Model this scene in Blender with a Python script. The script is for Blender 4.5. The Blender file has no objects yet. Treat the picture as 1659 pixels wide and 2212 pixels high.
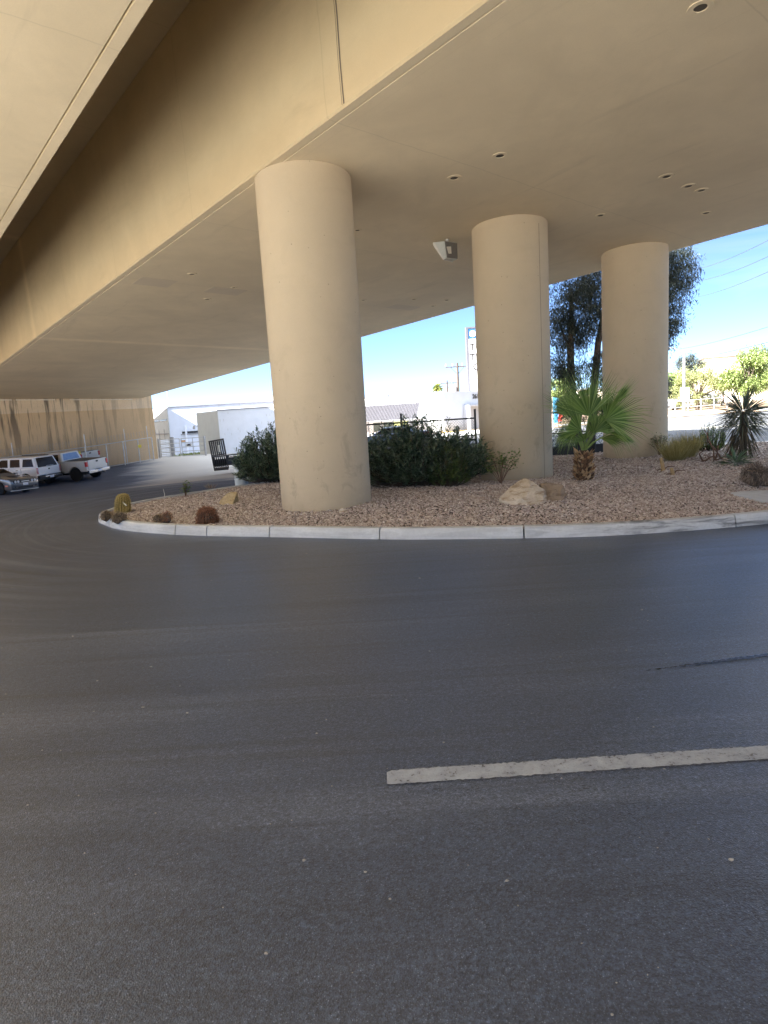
import bpy, bmesh, math, random
import numpy as np
from mathutils import Vector, Matrix
from mathutils.geometry import delaunay_2d_cdt
R = math.radians
rng = np.random.default_rng(7); random.seed(7)
S = bpy.context.scene
COL = S.collection

# ------------------------------------------------------------------ camera
FPX, CX, CY, CAMH = 1400.0, 829.5, 1106.0, 1.85
pitch, roll = R(8.6), R(3.5)
vF = np.array([0, math.cos(pitch), -math.sin(pitch)])
_r0 = np.array([1.0, 0, 0]); _u0 = np.cross(_r0, vF)
vR = math.cos(roll)*_r0 - math.sin(roll)*_u0
vU = math.cos(roll)*_u0 + math.sin(roll)*_r0
CAM = np.array([0, 0, CAMH])
cam_d = bpy.data.cameras.new('camera'); cam = bpy.data.objects.new('camera', cam_d); COL.objects.link(cam)
cam.matrix_world = Matrix(((vR[0], vU[0], -vF[0], 0), (vR[1], vU[1], -vF[1], 0), (vR[2], vU[2], -vF[2], CAMH), (0, 0, 0, 1)))
cam_d.sensor_width = 36; cam_d.lens = 36*FPX/2212; cam_d.clip_end = 6000; cam_d.clip_start = .05
S.camera = cam
def ray(u, v): return vR*(u-CX)/FPX - vU*(v-CY)/FPX + vF
def at(u, v, Y): d = ray(u, v); return CAM + d*(Y/d[1])

# ------------------------------------------------------------------ terrain heights (gentle dip to the left and back)
CP = np.array([(0,0,0),(-5,5,0),(5,5,0),(10,8,0),(12,12,0),(-7,14,-.02),(0,18,0),(8,22,0),(15,22,0),(-20,42,-1.4),(-17,43,-1.38),
 (-19.5,48,-1.0),(-16,51,-.62),(-22,52,-.8),(-20,66,-1.15),(-13,54,-.66),(4,64,-.45),(21.5,45,.4),(30,45,.55),(38,62,.8),(0,-12,0),
 (-15,0,0),(15,0,0),(-25,-25,0),(25,-25,0),(-12,14,-.12),(-26,25,-.9),(-32,44,-1.5),(50,20,.3),(-3,24,-.1),(-8,34,-.75),(3,40,-.3)], float)
def _phi(r2): return np.where(r2 > 1e-9, .5*r2*np.log(np.maximum(r2, 1e-9)), 0)
_n = len(CP); _K = _phi(((CP[:, None, :2]-CP[None, :, :2])**2).sum(-1)) + np.eye(_n)*2.0
_P = np.c_[np.ones(_n), CP[:, :2]]
_A = np.block([[_K, _P], [_P.T, np.zeros((3, 3))]])
_w = np.linalg.solve(_A, np.r_[CP[:, 2], 0, 0, 0])
def gz(x, y):
    x = np.atleast_1d(np.asarray(x, float)); y = np.atleast_1d(np.asarray(y, float))
    xc = np.clip(x, -45, 60); yc = np.clip(y, -28, 85)
    r2 = (xc[:, None]-CP[None, :, 0])**2 + (yc[:, None]-CP[None, :, 1])**2
    z = _phi(r2) @ _w[:_n] + _w[_n] + _w[_n+1]*xc + _w[_n+2]*yc
    near = np.clip((np.hypot(x-2, y-6)-13)/10, 0, 1); near = near*near*(3-2*near)
    return z*near
def g1(x, y): return float(gz(x, y)[0])
def on(u, v, dz=0.0):
    d = ray(u, v); k = (CAMH-dz)/-d[2]
    for _ in range(25):
        p = CAM + d*k; z = g1(p[0], p[1]) + dz
        k = k + .6*((z-CAMH)/d[2]-k)
    return CAM + d*k
def gp(x, y, dz=0.0): return Vector((x, y, g1(x, y)+dz))

# ------------------------------------------------------------------ bridge frame
AX = np.array([-.636, .771]); AX /= np.hypot(*AX); PR = np.array([AX[1], -AX[0]])
Z0, GS, CQ = 6.797, -.0395, -.0284
def bz(s, q): return Z0 + GS*s + CQ*q
def bw(s, q, dz=0.0):
    p = AX*s + PR*q; return Vector((p[0], p[1], bz(s, q)+dz))
def onsoff(u, v):
    d = ray(u, v); gg = GS*AX + CQ*PR
    k = (Z0-CAMH)/(d[2]-d[:2]@gg); p = CAM + k*d; return Vector(p), float(p[:2]@AX), float(p[:2]@PR)

# ------------------------------------------------------------------ objects
def tag(o, label=None, cat=None, group=None, kind=None):
    if label: o['label'] = label
    if cat: o['category'] = cat
    if group: o['group'] = group
    if kind: o['kind'] = kind
    return o
def thing(name, loc, label, cat, group=None, rz=0.0, M=None):
    o = bpy.data.objects.new(name, None); COL.objects.link(o); o.empty_display_size = .2
    if M is not None: o.matrix_world = M
    else: o.location = loc; o.rotation_euler = (0, 0, rz)
    return tag(o, label, cat, group)
def mesh_obj(name, V, Fs, mat, parent=None, smooth=False, midx=None):
    me = bpy.data.meshes.new(name); me.from_pydata([tuple(v) for v in V], [], [tuple(f) for f in Fs])
    for m in (mat if isinstance(mat, (list, tuple)) else [mat]): me.materials.append(m)
    if midx is not None: me.polygons.foreach_set('material_index', midx)
    if smooth: me.polygons.foreach_set('use_smooth', [True]*len(me.polygons))
    me.update()
    o = bpy.data.objects.new(name, me); COL.objects.link(o)
    if parent is not None: o.parent = parent
    return o
def np_obj(name, V, F, mat, parent=None, smooth=False):
    """V (n,3) array, F (m,k) array of equal-size faces"""
    me = bpy.data.meshes.new(name); n, m, k = len(V), len(F), F.shape[1]
    me.vertices.add(n); me.vertices.foreach_set('co', np.asarray(V, np.float32).ravel())
    me.loops.add(m*k); me.loops.foreach_set('vertex_index', np.asarray(F, np.int32).ravel())
    me.polygons.add(m); me.polygons.foreach_set('loop_start', np.arange(0, m*k, k, dtype=np.int32))
    me.polygons.foreach_set('loop_total', np.full(m, k, np.int32))
    if smooth: me.polygons.foreach_set('use_smooth', np.ones(m, bool))
    me.materials.append(mat); me.update(calc_edges=True); me.validate()
    o = bpy.data.objects.new(name, me); COL.objects.link(o)
    if parent is not None: o.parent = parent
    return o

class MB:
    def __init__(s): s.V = []; s.F = []
    def add(s, V, F):
        n = len(s.V); s.V += [Vector(v) for v in V]; s.F += [tuple(i+n for i in f) for f in F]; return s
    def box(s, x0, x1, y0, y1, z0, z1):
        return s.add([(x0,y0,z0),(x1,y0,z0),(x1,y1,z0),(x0,y1,z0),(x0,y0,z1),(x1,y0,z1),(x1,y1,z1),(x0,y1,z1)],
                     [(0,3,2,1),(4,5,6,7),(0,1,5,4),(1,2,6,5),(2,3,7,6),(3,0,4,7)])
    def beam(s, p, q, w, h=None, up=(0, 0, 1)):
        p = Vector(p); q = Vector(q); h = h or w; d = (q-p).normalized(); up = Vector(up)
        if abs(d.dot(up)) > .98: up = Vector((1, 0, 0))
        a = d.cross(up).normalized(); b = a.cross(d)
        a *= w/2; b *= h/2
        V = [p-a-b, p+a-b, p+a+b, p-a+b, q-a-b, q+a-b, q+a+b, q-a+b]
        return s.add(V, [(0,1,2,3),(7,6,5,4),(0,4,5,1),(1,5,6,2),(2,6,7,3),(3,7,4,0)])
    def tube(s, pts, r, n=8, caps=True):
        pts = [Vector(p) for p in pts]; rs = r if isinstance(r, (list, tuple)) else [r]*len(pts)
        base = len(s.V); prev = None
        for i, p in enumerate(pts):
            d = (pts[min(i+1, len(pts)-1)]-pts[max(i-1, 0)]).normalized()
            if prev is None:
                a = d.cross(Vector((0, 0, 1)));
                if a.length < .05: a = d.cross(Vector((1, 0, 0)))
            else: a = prev - d*prev.dot(d)
            a.normalize(); prev = a; b = d.cross(a)
            for k in range(n):
                t = 2*math.pi*k/n; s.V.append(p + (a*math.cos(t)+b*math.sin(t))*rs[i])
        for i in range(len(pts)-1):
            for k in range(n):
                k2 = (k+1) % n; o = base+i*n
                s.F.append((o+k, o+k2, o+n+k2, o+n+k))
        if caps:
            s.F.append(tuple(base+k for k in reversed(range(n)))); e = base+(len(pts)-1)*n
            s.F.append(tuple(e+k for k in range(n)))
        return s
    def lathe(s, prof, n=32, axis='z', c=(0, 0, 0), caps=True):
        base = len(s.V); c = Vector(c)
        for (r, h) in prof:
            for k in range(n):
                t = 2*math.pi*k/n; a, b = r*math.cos(t), r*math.sin(t)
                s.V.append(c + (Vector((a, b, h)) if axis == 'z' else Vector((a, h, b)) if axis == 'y' else Vector((h, a, b))))
        for i in range(len(prof)-1):
            for k in range(n):
                k2 = (k+1) % n; o = base+i*n; s.F.append((o+k, o+k2, o+n+k2, o+n+k))
        if caps:
            s.F.append(tuple(base+k for k in reversed(range(n)))); e = base+(len(prof)-1)*n; s.F.append(tuple(e+k for k in range(n)))
        return s
    def prism(s, poly, f0, f1):
        """poly: 2d points; f0/f1 map a 2d point to 3d"""
        n = len(poly); V = [f0(p) for p in poly]+[f1(p) for p in poly]
        F = [tuple(range(n-1, -1, -1)), tuple(range(n, 2*n))]+[(i, (i+1) % n, n+(i+1) % n, n+i) for i in range(n)]
        return s.add(V, F)
    def quad(s, a, b, c, d): return s.add([a, b, c, d], [(0, 1, 2, 3)])
    def build(s, name, mat, parent=None, bevel=0.0, seg=2, smooth=False, fix=True):
        bm = bmesh.new(); vs = [bm.verts.new(v) for v in s.V]
        for f in s.F:
            try: bm.faces.new([vs[i] for i in f])
            except ValueError: pass
        if fix: bmesh.ops.recalc_face_normals(bm, faces=bm.faces)
        if bevel > 0:
            ed = [e for e in bm.edges if len(e.link_faces) == 2 and e.calc_face_angle(0) > R(28)]
            bmesh.ops.bevel(bm, geom=ed, offset=bevel, segments=seg, affect='EDGES', profile=.5, clamp_overlap=True)
        me = bpy.data.meshes.new(name); bm.to_mesh(me); bm.free(); me.materials.append(mat)
        if smooth:
            me.polygons.foreach_set('use_smooth', [True]*len(me.polygons))
            try: me.set_sharp_from_angle(angle=R(40))
            except Exception: pass
        o = bpy.data.objects.new(name, me); COL.objects.link(o)
        if parent is not None: o.parent = parent
        return o

def copy_tree(o, parent=None):
    c = o.copy(); COL.objects.link(c)
    if parent is not None: c.parent = parent; c.matrix_parent_inverse = o.matrix_parent_inverse
    for ch in list(o.children): copy_tree(ch, c)
    return c

# ------------------------------------------------------------------ materials
class NT:
    def __init__(s, name):
        s.m = bpy.data.materials.new(name); s.m.use_nodes = True; s.t = s.m.node_tree; s.b = s.t.nodes['Principled BSDF']; s._c = None
    def n(s, ty, **kw):
        x = s.t.nodes.new(ty)
        for k, v in kw.items(): setattr(x, k, v)
        return x
    def l(s, a, b): s.t.links.new(a, b)
    def geo(s):
        g = s.n('ShaderNodeNewGeometry'); return g.outputs['Position']
    def objc(s): return s.n('ShaderNodeTexCoord').outputs['Object']
    def mapping(s, co, scale=(1, 1, 1), rot=(0, 0, 0), loc=(0, 0, 0)):
        m = s.n('ShaderNodeMapping'); s.l(co, m.inputs[0]); m.inputs['Scale'].default_value = scale; m.inputs['Rotation'].default_value = rot; m.inputs['Location'].default_value = loc
        return m.outputs[0]
    def noise(s, co, scale, detail=4, rough=.55, dist=0.0):
        x = s.n('ShaderNodeTexNoise'); s.l(co, x.inputs['Vector']); x.inputs['Scale'].default_value = scale; x.inputs['Detail'].default_value = detail
        x.inputs['Roughness'].default_value = rough; x.inputs['Distortion'].default_value = dist; return x.outputs['Fac']
    def vor(s, co, scale, out='Distance', feat='F1'):
        x = s.n('ShaderNodeTexVoronoi'); x.feature = feat; s.l(co, x.inputs['Vector']); x.inputs['Scale'].default_value = scale; return x.outputs[out]
    def ramp(s, f, stops):
        x = s.n('ShaderNodeValToRGB'); s.l(f, x.inputs[0]); e = x.color_ramp.elements
        while len(e) < len(stops): e.new(.5)
        for i, (p, c) in enumerate(stops):
            e[i].position = p; e[i].color = (c, c, c, 1) if isinstance(c, (int, float)) else (*c, 1)
        return x.outputs[0]
    def mix(s, f, a, b, mode='MIX'):
        x = s.n('ShaderNodeMix', data_type='RGBA', blend_type=mode)
        for sock, v in ((x.inputs[0], f), (x.inputs[6], a), (x.inputs[7], b)):
            if isinstance(v, (int, float)): sock.default_value = v
            elif isinstance(v, tuple): sock.default_value = (*v, 1)
            else: s.l(v, sock)
        return x.outputs[2]
    def math(s, op, a, b=None, c=None):
        x = s.n('ShaderNodeMath', operation=op)
        for i, v in enumerate((a, b, c)):
            if v is None: continue
            if isinstance(v, (int, float)): x.inputs[i].default_value = v
            else: s.l(v, x.inputs[i])
        return x.outputs[0]
    def mr(s, v, a, b, c=0.0, d=1.0, smooth=False):
        x = s.n('ShaderNodeMapRange'); s.l(v, x.inputs[0])
        if smooth: x.interpolation_type = 'SMOOTHSTEP'
        for i, q in enumerate((a, b, c, d)): x.inputs[i+1].default_value = q
        return x.outputs[0]
    def dot(s, co, v):
        x = s.n('ShaderNodeVectorMath', operation='DOT_PRODUCT'); s.l(co, x.inputs[0]); x.inputs[1].default_value = v; return x.outputs['Value']
    def sep(s, co):
        x = s.n('ShaderNodeSeparateXYZ'); s.l(co, x.inputs[0]); return x.outputs
    def comb(s, a, b, c):
        x = s.n('ShaderNodeCombineXYZ')
        for i, v in enumerate((a, b, c)):
            if isinstance(v, (int, float)): x.inputs[i].default_value = v
            else: s.l(v, x.inputs[i])
        return x.outputs[0]
    def island(s): return s.n('ShaderNodeNewGeometry').outputs['Random Per Island']
    def bump(s, h, strength=.3, dist=.01, prev=None):
        x = s.n('ShaderNodeBump'); s.l(h, x.inputs['Height']); x.inputs['Strength'].default_value = strength; x.inputs['Distance'].default_value = dist
        if prev is not None: s.l(prev, x.inputs['Normal'])
        return x.outputs[0]
    def done(s, color=None, rough=.8, bump=None, metal=0.0, spec=None, coat=0.0):
        b = s.b
        if color is not None:
            if isinstance(color, tuple): b.inputs['Base Color'].default_value = (*color, 1)
            else: s.l(color, b.inputs['Base Color'])
        if isinstance(rough, (int, float)): b.inputs['Roughness'].default_value = rough
        else: s.l(rough, b.inputs['Roughness'])
        b.inputs['Metallic'].default_value = metal
        if spec is not None: b.inputs['Specular IOR Level'].default_value = spec
        if coat: b.inputs['Coat Weight'].default_value = coat; b.inputs['Coat Roughness'].default_value = .06
        if bump is not None: s.l(bump, b.inputs['Normal'])
        return s.m
def simple(name, c, rough=.6, metal=0.0, var=.12, scale=6, coat=0.0, spec=None):
    t = NT(name); co = t.objc(); f = t.noise(co, scale, 5, .6)
    lo = tuple(x*(1-var) for x in c); hi = tuple(min(1, x*(1+var)) for x in c)
    return t.done(t.ramp(f, [(.3, lo), (.7, hi)]), rough, metal=metal, coat=coat, spec=spec)

def mat_concrete(name, base, var=.10, pits=0.0, marks=False, rough=.85):
    t = NT(name); co = t.geo()
    big = t.noise(co, .35, 4, .6, .4); med = t.noise(co, 2.2, 6, .62); fine = t.noise(co, 60, 3, .6)
    streak = t.noise(t.mapping(co, (1.2, .35, 3), (0, 0, math.atan2(AX[1], AX[0]))), 1.1, 4, .6)
    c = t.mix(t.mr(big, .3, .7), tuple(x*(1-var) for x in base), tuple(x*(1+var) for x in base))
    c = t.mix(t.mr(med, .35, .75, 0, .35), c, tuple(x*.86 for x in base))
    c = t.mix(t.mr(streak, .55, .78, 0, .35), c, tuple(x*.80 for x in base))
    c = t.mix(t.mr(fine, .3, .7, 0, .18), c, tuple(x*.72 for x in base))
    h = t.math('ADD', t.math('MULTIPLY', med, .7), t.math('MULTIPLY', fine, .25))
    if marks:
        sa = t.math('ADD', t.dot(co, (AX[0], AX[1], 0)), t.math('MULTIPLY', t.noise(co, 1.5, 3), .10))
        e = t.mr(t.math('ABSOLUTE', t.math('SUBTRACT', sa, 28.0)), .0, .45, 1, 0, True)
        c = t.mix(t.math('MULTIPLY', e, t.mr(big, .3, .6, .25, .6)), c, tuple(min(1, x*1.3) for x in base))
        ln = t.math('PINGPONG', t.math('ADD', sa, 1.3), 2.45); c = t.mix(t.mr(ln, .0, .018, .35, 0), c, tuple(x*.6 for x in base))
        q2 = t.math('PINGPONG', t.math('ADD', t.dot(co, (PR[0], PR[1], 0)), .6), 1.22); c = t.mix(t.mr(q2, .0, .012, .16, 0), c, tuple(x*.7 for x in base))
        st2 = t.noise(t.mapping(t.comb(t.dot(co, (AX[0], AX[1], 0)), t.dot(co, (PR[0], PR[1], 0)), t.sep(co)[2]), (.22, 1.6, 1.0)), 1.3, 5, .65, .6)
        c = t.mix(t.mr(st2, .60, .74, 0, .35), c, tuple(x*.68 for x in base))
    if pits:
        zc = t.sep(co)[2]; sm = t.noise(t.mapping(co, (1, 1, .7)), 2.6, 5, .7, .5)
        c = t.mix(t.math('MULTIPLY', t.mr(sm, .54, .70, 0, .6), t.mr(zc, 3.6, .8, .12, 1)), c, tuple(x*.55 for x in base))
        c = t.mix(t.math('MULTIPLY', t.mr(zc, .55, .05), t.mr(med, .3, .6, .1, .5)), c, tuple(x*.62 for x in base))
        v = t.vor(co, 7.0); rnd = t.vor(co, 7.0, 'Color'); r = t.sep(rnd)[0]
        hole = t.math('MULTIPLY', t.mr(v, .0, .12, 1, 0, True), t.mr(r, 1-pits, 1-pits+.02))
        c = t.mix(hole, c, tuple(x*.45 for x in base))
        h = t.math('SUBTRACT', h, t.math('MULTIPLY', hole, .8))
    return t.done(c, rough, t.bump(h, .35, .012), spec=.25)
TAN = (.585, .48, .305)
m_soffit = mat_concrete('soffit_concrete', (.70, .59, .415), marks=True)  # lightened to stand in for light bounced up from the ground
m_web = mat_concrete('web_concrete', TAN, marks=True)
m_colm = mat_concrete('column_concrete', (.56, .465, .325), .06, pits=.40)
m_seal = simple('joint_seal', (.16, .13, .10), .9)
m_vent_shade = simple('vent_shade', (.10, .08, .06), .95)
m_patch = mat_concrete('patch_concrete', (.63, .53, .395))
m_ledge = simple('ledge_pale', (.80, .74, .62), .8)

def mat_abut():
    t = NT('abutment_concrete'); co = t.geo()
    along = t.dot(co, (PR[0], PR[1], 0)); z = t.sep(co)[2]
    big = t.noise(co, .5, 4); fine = t.noise(co, 14, 5)
    up = t.mr(z, 3.42, 3.46)
    c = t.mix(up, (.68, .49, .285), (.80, .66, .47))
    c = t.mix(t.mr(big, .35, .7, 0, .5), c, (.58, .42, .25)); c = t.mix(t.mr(fine, .4, .7, 0, .25), c, (.45, .34, .22))
    sv = t.comb(along, t.math('MULTIPLY', z, .07), 0.0)
    a = t.noise(sv, 1.9, 3, .65, .25); b = t.noise(t.mapping(sv, (1, 1, 1), (0, 0, 0), (7, 3, 0)), 4.6, 3, .6, .2)
    zone = t.mr(along, 17.5, 12.0, .25, 1.0)
    fade = t.mr(z, .2, 4.0, .35, 1.0)
    st = t.math('MULTIPLY', t.math('MULTIPLY', t.math('MAXIMUM', t.mr(a, .53, .61), t.mr(b, .58, .66, 0, .8)), zone), fade)
    c = t.mix(t.math('MULTIPLY', st, .88), c, (.06, .05, .045))
    return t.done(c, .9, t.bump(fine, .3, .02))
m_abut = mat_abut()

def mat_asphalt():
    t = NT('lot_asphalt'); co = t.geo()
    st = t.mapping(co, (.10, 1.35, 1), (0, 0, R(-7)))
    big = t.noise(co, .22, 4, .6, .6); s1 = t.noise(st, 1.5, 5, .65, .5); s2 = t.noise(t.mapping(co, (.05, 2.4, 1), (0, 0, R(-10)), (3, 1, 0)), 2.2, 5, .7, .3)
    fine = t.noise(co, 120, 3, .7); agg = t.vor(co, 150); aggc = t.sep(t.vor(co, 150, 'Color'))
    med = t.noise(co, 17, 4, .6)
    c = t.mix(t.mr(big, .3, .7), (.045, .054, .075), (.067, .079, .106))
    c = t.mix(t.mr(s1, .50, .68, 0, .55), c, (.155, .162, .185))
    c = t.mix(t.mr(s2, .52, .66, 0, .7), c, (.036, .039, .048))
    spk = t.math('MULTIPLY', t.mr(agg, .10, .42, 1, 0), t.mr(aggc[0], .66, .74))
    c = t.mix(t.math('MULTIPLY', spk, .5), c, (.34, .34, .35))
    c = t.mix(t.mr(med, .45, .75, 0, .35), c, (.045, .048, .058))
    c = t.mix(1.0, c, t.ramp(aggc[1], [(0, .62), (.5, 1.0), (1, 1.38)]), 'MULTIPLY')
    g2 = t.noise(co, 55, 2, .6); g3 = t.noise(co, 24, 2, .6)
    c = t.mix(1.0, c, t.ramp(g2, [(.30, .66), (.5, 1.0), (.70, 1.42)]), 'MULTIPLY'); c = t.mix(1.0, c, t.ramp(g3, [(.30, .82), (.5, 1.0), (.70, 1.22)]), 'MULTIPLY')
    clus = t.noise(co, 1.1, 4, .6); pit = t.math('MULTIPLY', t.mr(t.noise(co, 46, 2, .5), .36, .30), t.mr(clus, .52, .66)); c = t.mix(t.math('MULTIPLY', pit, .8), c, (.02, .021, .025))
    oil = t.math('MULTIPLY', t.mr(t.noise(co, .8, 3, .5, .3), .66, .76), .55); c = t.mix(oil, c, (.022, .023, .027))
    # dusty, worn paving towards the yard at the back left
    dn = t.noise(t.mapping(co, (.3, .9, 1), (0, 0, R(30))), .55, 5, .65, .5); xy = t.sep(co)
    A_ = t.math('ADD', t.math('ADD', xy[0], t.math('MULTIPLY', xy[1], .36)), t.math('MULTIPLY', dn, 6.0))
    B_ = t.math('ADD', xy[1], t.math('MULTIPLY', dn, 8.0))
    d = t.math('MULTIPLY', t.mr(A_, 1.2, 4.2, 0, 1, True), t.mr(B_, 24.5, 29, 0, 1, True))
    c = t.mix(d, c, t.mix(dn, (.46, .445, .42), (.58, .565, .54)))
    # arcs of tyre polish round the kerb nose
    xc = t.n('ShaderNodeVectorMath', operation='DISTANCE'); t.l(t.mapping(co, (1, 1, 0)), xc.inputs[0]); xc.inputs[1].default_value = (-1.2, 15.5, 0)
    ring = t.noise(t.comb(t.math('MULTIPLY', xc.outputs['Value'], 3.4), t.noise(co, .25), 0.0), 1.6, 3, .6)
    rm = t.math('MULTIPLY', t.math('MULTIPLY', t.mr(xc.outputs['Value'], 5, 7, 0, 1), t.mr(xc.outputs['Value'], 15, 10, 0, 1)), t.mr(t.sep(co)[0], -2.5, -5.5, 0, 1, True))
    c = t.mix(t.math('MULTIPLY', t.math('MULTIPLY', t.mr(ring, .50, .60), rm), .42), c, (.22, .215, .21))
    c = t.mix(t.math('MULTIPLY', t.math('MULTIPLY', t.mr(ring, .46, .36), rm), .7), c, (.04, .04, .042))
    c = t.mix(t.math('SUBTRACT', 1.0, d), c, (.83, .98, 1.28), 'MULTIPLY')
    rough = t.mr(t.math('ADD', t.math('MULTIPLY', s1, .6), t.math('MULTIPLY', big, .4)), .25, .75, .31, .40)
    rough = t.mix(d, rough, (.9, .9, .9)); rough = t.mix(t.mr(t.sep(co)[1], 12, 19, 0, 1), rough, (.8, .8, .8))
    h = t.math('ADD', t.math('SUBTRACT', t.math('MULTIPLY', agg, .7), pit), t.math('ADD', t.math('MULTIPLY', fine, .5), t.math('MULTIPLY', med, .35)))
    return t.done(c, rough, t.bump(h, .34, .009), spec=.75)
m_asphalt = mat_asphalt()
def mat_road():
    t = NT('street_asphalt'); co = t.geo(); st = t.mapping(co, (.07, 1.0, 1), (0, 0, R(15.6)))
    a = t.noise(st, .9, 5, .6, .3); f = t.noise(co, 40, 3)
    c = t.mix(t.mr(a, .35, .65), (.08, .083, .09), (.11, .111, .113)); c = t.mix(t.mr(f, .4, .7, 0, .3), c, (.07, .07, .07))
    return t.done(c, .8, t.bump(f, .3, .01))
m_road = mat_road()
def mat_sand():
    t = NT('desert_sand'); co = t.geo(); a = t.noise(co, .25, 5, .6); f = t.noise(co, 12, 5, .65)
    c = t.mix(t.mr(a, .3, .7), (.25, .17, .105), (.31, .22, .145)); c = t.mix(t.mr(f, .45, .75, 0, .5), c, (.20, .135, .08))
    return t.done(c, .95, t.bump(f, .5, .03))
m_sand = mat_sand()
def mat_kerb():
    t = NT('kerb_concrete'); co = t.geo(); a = t.noise(co, 1.3, 5, .65, .4); f = t.noise(co, 30, 4); st = t.noise(t.mapping(co, (.6, .6, 5)), 1.9, 5, .7, .8)
    x = t.sep(co)[0]
    c = t.mix(t.mr(a, .3, .7), (.52, .535, .54), (.66, .675, .675)); c = t.mix(t.mr(f, .4, .7, 0, .3), c, (.42, .43, .43))
    scuff = t.math('MULTIPLY', t.mr(st, .46, .60), t.mr(x, 1.8, 4.0, .25, 1.0))
    c = t.mix(t.math('MULTIPLY', scuff, .8), c, (.10, .10, .105))
    return t.done(c, .85, t.bump(f, .3, .006))
m_kerb = mat_kerb()
m_slab = simple('slab_concrete', (.56, .575, .58), .85, var=.15, scale=3)
m_walk = simple('walk_concrete', (.46, .46, .45), .85, var=.15, scale=2)
def mat_paint():
    t = NT('worn_white_paint'); co = t.geo(); f = t.noise(co, 38, 5, .7); g = t.noise(co, 9, 5, .65, .5)
    w = t.mr(t.math('ADD', t.math('MULTIPLY', f, .55), t.math('MULTIPLY', g, .45)), .455, .37)
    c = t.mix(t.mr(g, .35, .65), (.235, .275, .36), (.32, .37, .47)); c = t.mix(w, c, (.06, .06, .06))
    c = t.mix(t.mr(t.noise(co, 90, 3), .55, .75, 0, .6), c, (.20, .20, .20))
    return t.done(c, .7, t.bump(f, .5, .008))
m_paint = mat_paint()
def mat_gravel(name, dark=False):
    t = NT(name); r = t.island(); co = t.geo(); n = t.noise(co, 50, 3)
    c = t.ramp(r, [(0, (.27, .215, .19)), (.25, (.43, .355, .315)), (.55, (.545, .465, .415)), (.8, (.65, .575, .52)), (1, (.80, .75, .70))])
    c = t.mix(t.mr(n, .4, .7, 0, .3), c, (.34, .28, .245))
    return t.done(c, .85)
m_gravel = mat_gravel('gravel_stone')
def mat_bed():
    t = NT('gravel_underlay'); co = t.geo(); v = t.vor(co, 32); vc = t.sep(t.vor(co, 32, 'Color'))
    c = t.ramp(vc[0], [(0, (.12, .085, .07)), (.5, (.27, .20, .165)), (1, (.42, .33, .28))]); c = t.mix(t.mr(v, .25, .55), c, (.06, .045, .038))
    return t.done(c, .9, t.bump(v, -.8, .03))
m_bed = mat_bed()
def mat_leaf(name, cols, rough=.5, trans=.25):
    t = NT(name); r = t.island(); c = t.ramp(r, [(i/(len(cols)-1), k) for i, k in enumerate(cols)])
    t.done(c, rough, spec=.4)
    tr = t.n('ShaderNodeBsdfTranslucent'); mx = t.n('ShaderNodeMixShader'); mx.inputs[0].default_value = trans
    t.l(c, tr.inputs[0]); out = t.t.nodes['Material Output']
    t.l(t.b.outputs[0], mx.inputs[1]); t.l(tr.outputs[0], mx.inputs[2]); t.l(mx.outputs[0], out.inputs[0]); return t.m
m_ole = mat_leaf('oleander_leaf', [(.06, .10, .065), (.11, .17, .105), (.19, .26, .165), (.34, .41, .30)], .34, .4)
m_lolive = mat_leaf('shrub_leaf', [(.09, .14, .04), (.14, .20, .06), (.20, .26, .085)], .5)
m_bright = mat_leaf('bright_leaf', [(.08, .14, .035), (.14, .22, .055), (.21, .29, .08)], .5)
m_euc = mat_leaf('gum_leaf', [(.035, .048, .036), (.062, .08, .06), (.105, .125, .095), (.17, .19, .15)], .45)
m_tree1 = mat_leaf('lime_leaf', [(.20, .27, .08), (.28, .35, .12), (.36, .42, .18)], .6)
m_tree2 = mat_leaf('desert_tree_leaf', [(.22, .26, .10), (.30, .32, .14), (.38, .38, .19)], .6)
m_grass = mat_leaf('dry_grass', [(.24, .21, .07), (.38, .33, .12), (.52, .44, .20)], .7)
m_green_grass = mat_leaf('weed_grass', [(.10, .14, .04), (.16, .2, .06), (.22, .25, .1)], .7)
m_yucca = mat_leaf('yucca_leaf', [(.09, .115, .075), (.155, .19, .13), (.25, .285, .20)], .45)
m_yuccad = mat_leaf('yucca_dead_leaf', [(.09, .078, .05), (.15, .125, .085), (.22, .18, .12)], .7)
m_pup = mat_leaf('pup_leaf', [(.08, .13, .075), (.14, .21, .11), (.2, .28, .15)], .45)
m_frond = mat_leaf('fan_leaf', [(.09, .18, .04), (.18, .30, .07), (.27, .41, .10), (.42, .55, .21)], .36, .4)
m_frondt = mat_leaf('far_frond', [(.15, .19, .05), (.24, .26, .07)], .5)
m_pet = simple('petiole', (.20, .28, .08), .5)
m_boot = mat_leaf('palm_boot', [(.15, .075, .04), (.34, .20, .10), (.54, .36, .19), (.68, .52, .32)], .8, .05)
m_trunkp = simple('palm_core', (.12, .07, .04), .9)
m_bark = simple('bark', (.10, .075, .055), .9, var=.4, scale=8)
m_twig = simple('dead_twig', (.17, .10, .065), .9, var=.3)
m_stumpc = simple('cut_wood', (.42, .29, .14), .85, var=.25)
m_cactus = simple('cactus_skin', (.26, .21, .07), .7, var=.3)
m_spine = mat_leaf('golden_spine', [(.34, .26, .09), (.52, .42, .18), (.66, .56, .28)], .7, .1)
m_rspine = mat_leaf('red_spine', [(.17, .075, .045), (.28, .13, .075), (.38, .2, .12)], .7, .1)
m_shag = mat_leaf('dried_spine', [(.14, .10, .06), (.27, .20, .13), (.40, .32, .22)], .8, .1)
m_gspine = mat_leaf('grey_spine', [(.12, .09, .075), (.24, .18, .14), (.46, .38, .30)], .8, .1)
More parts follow.
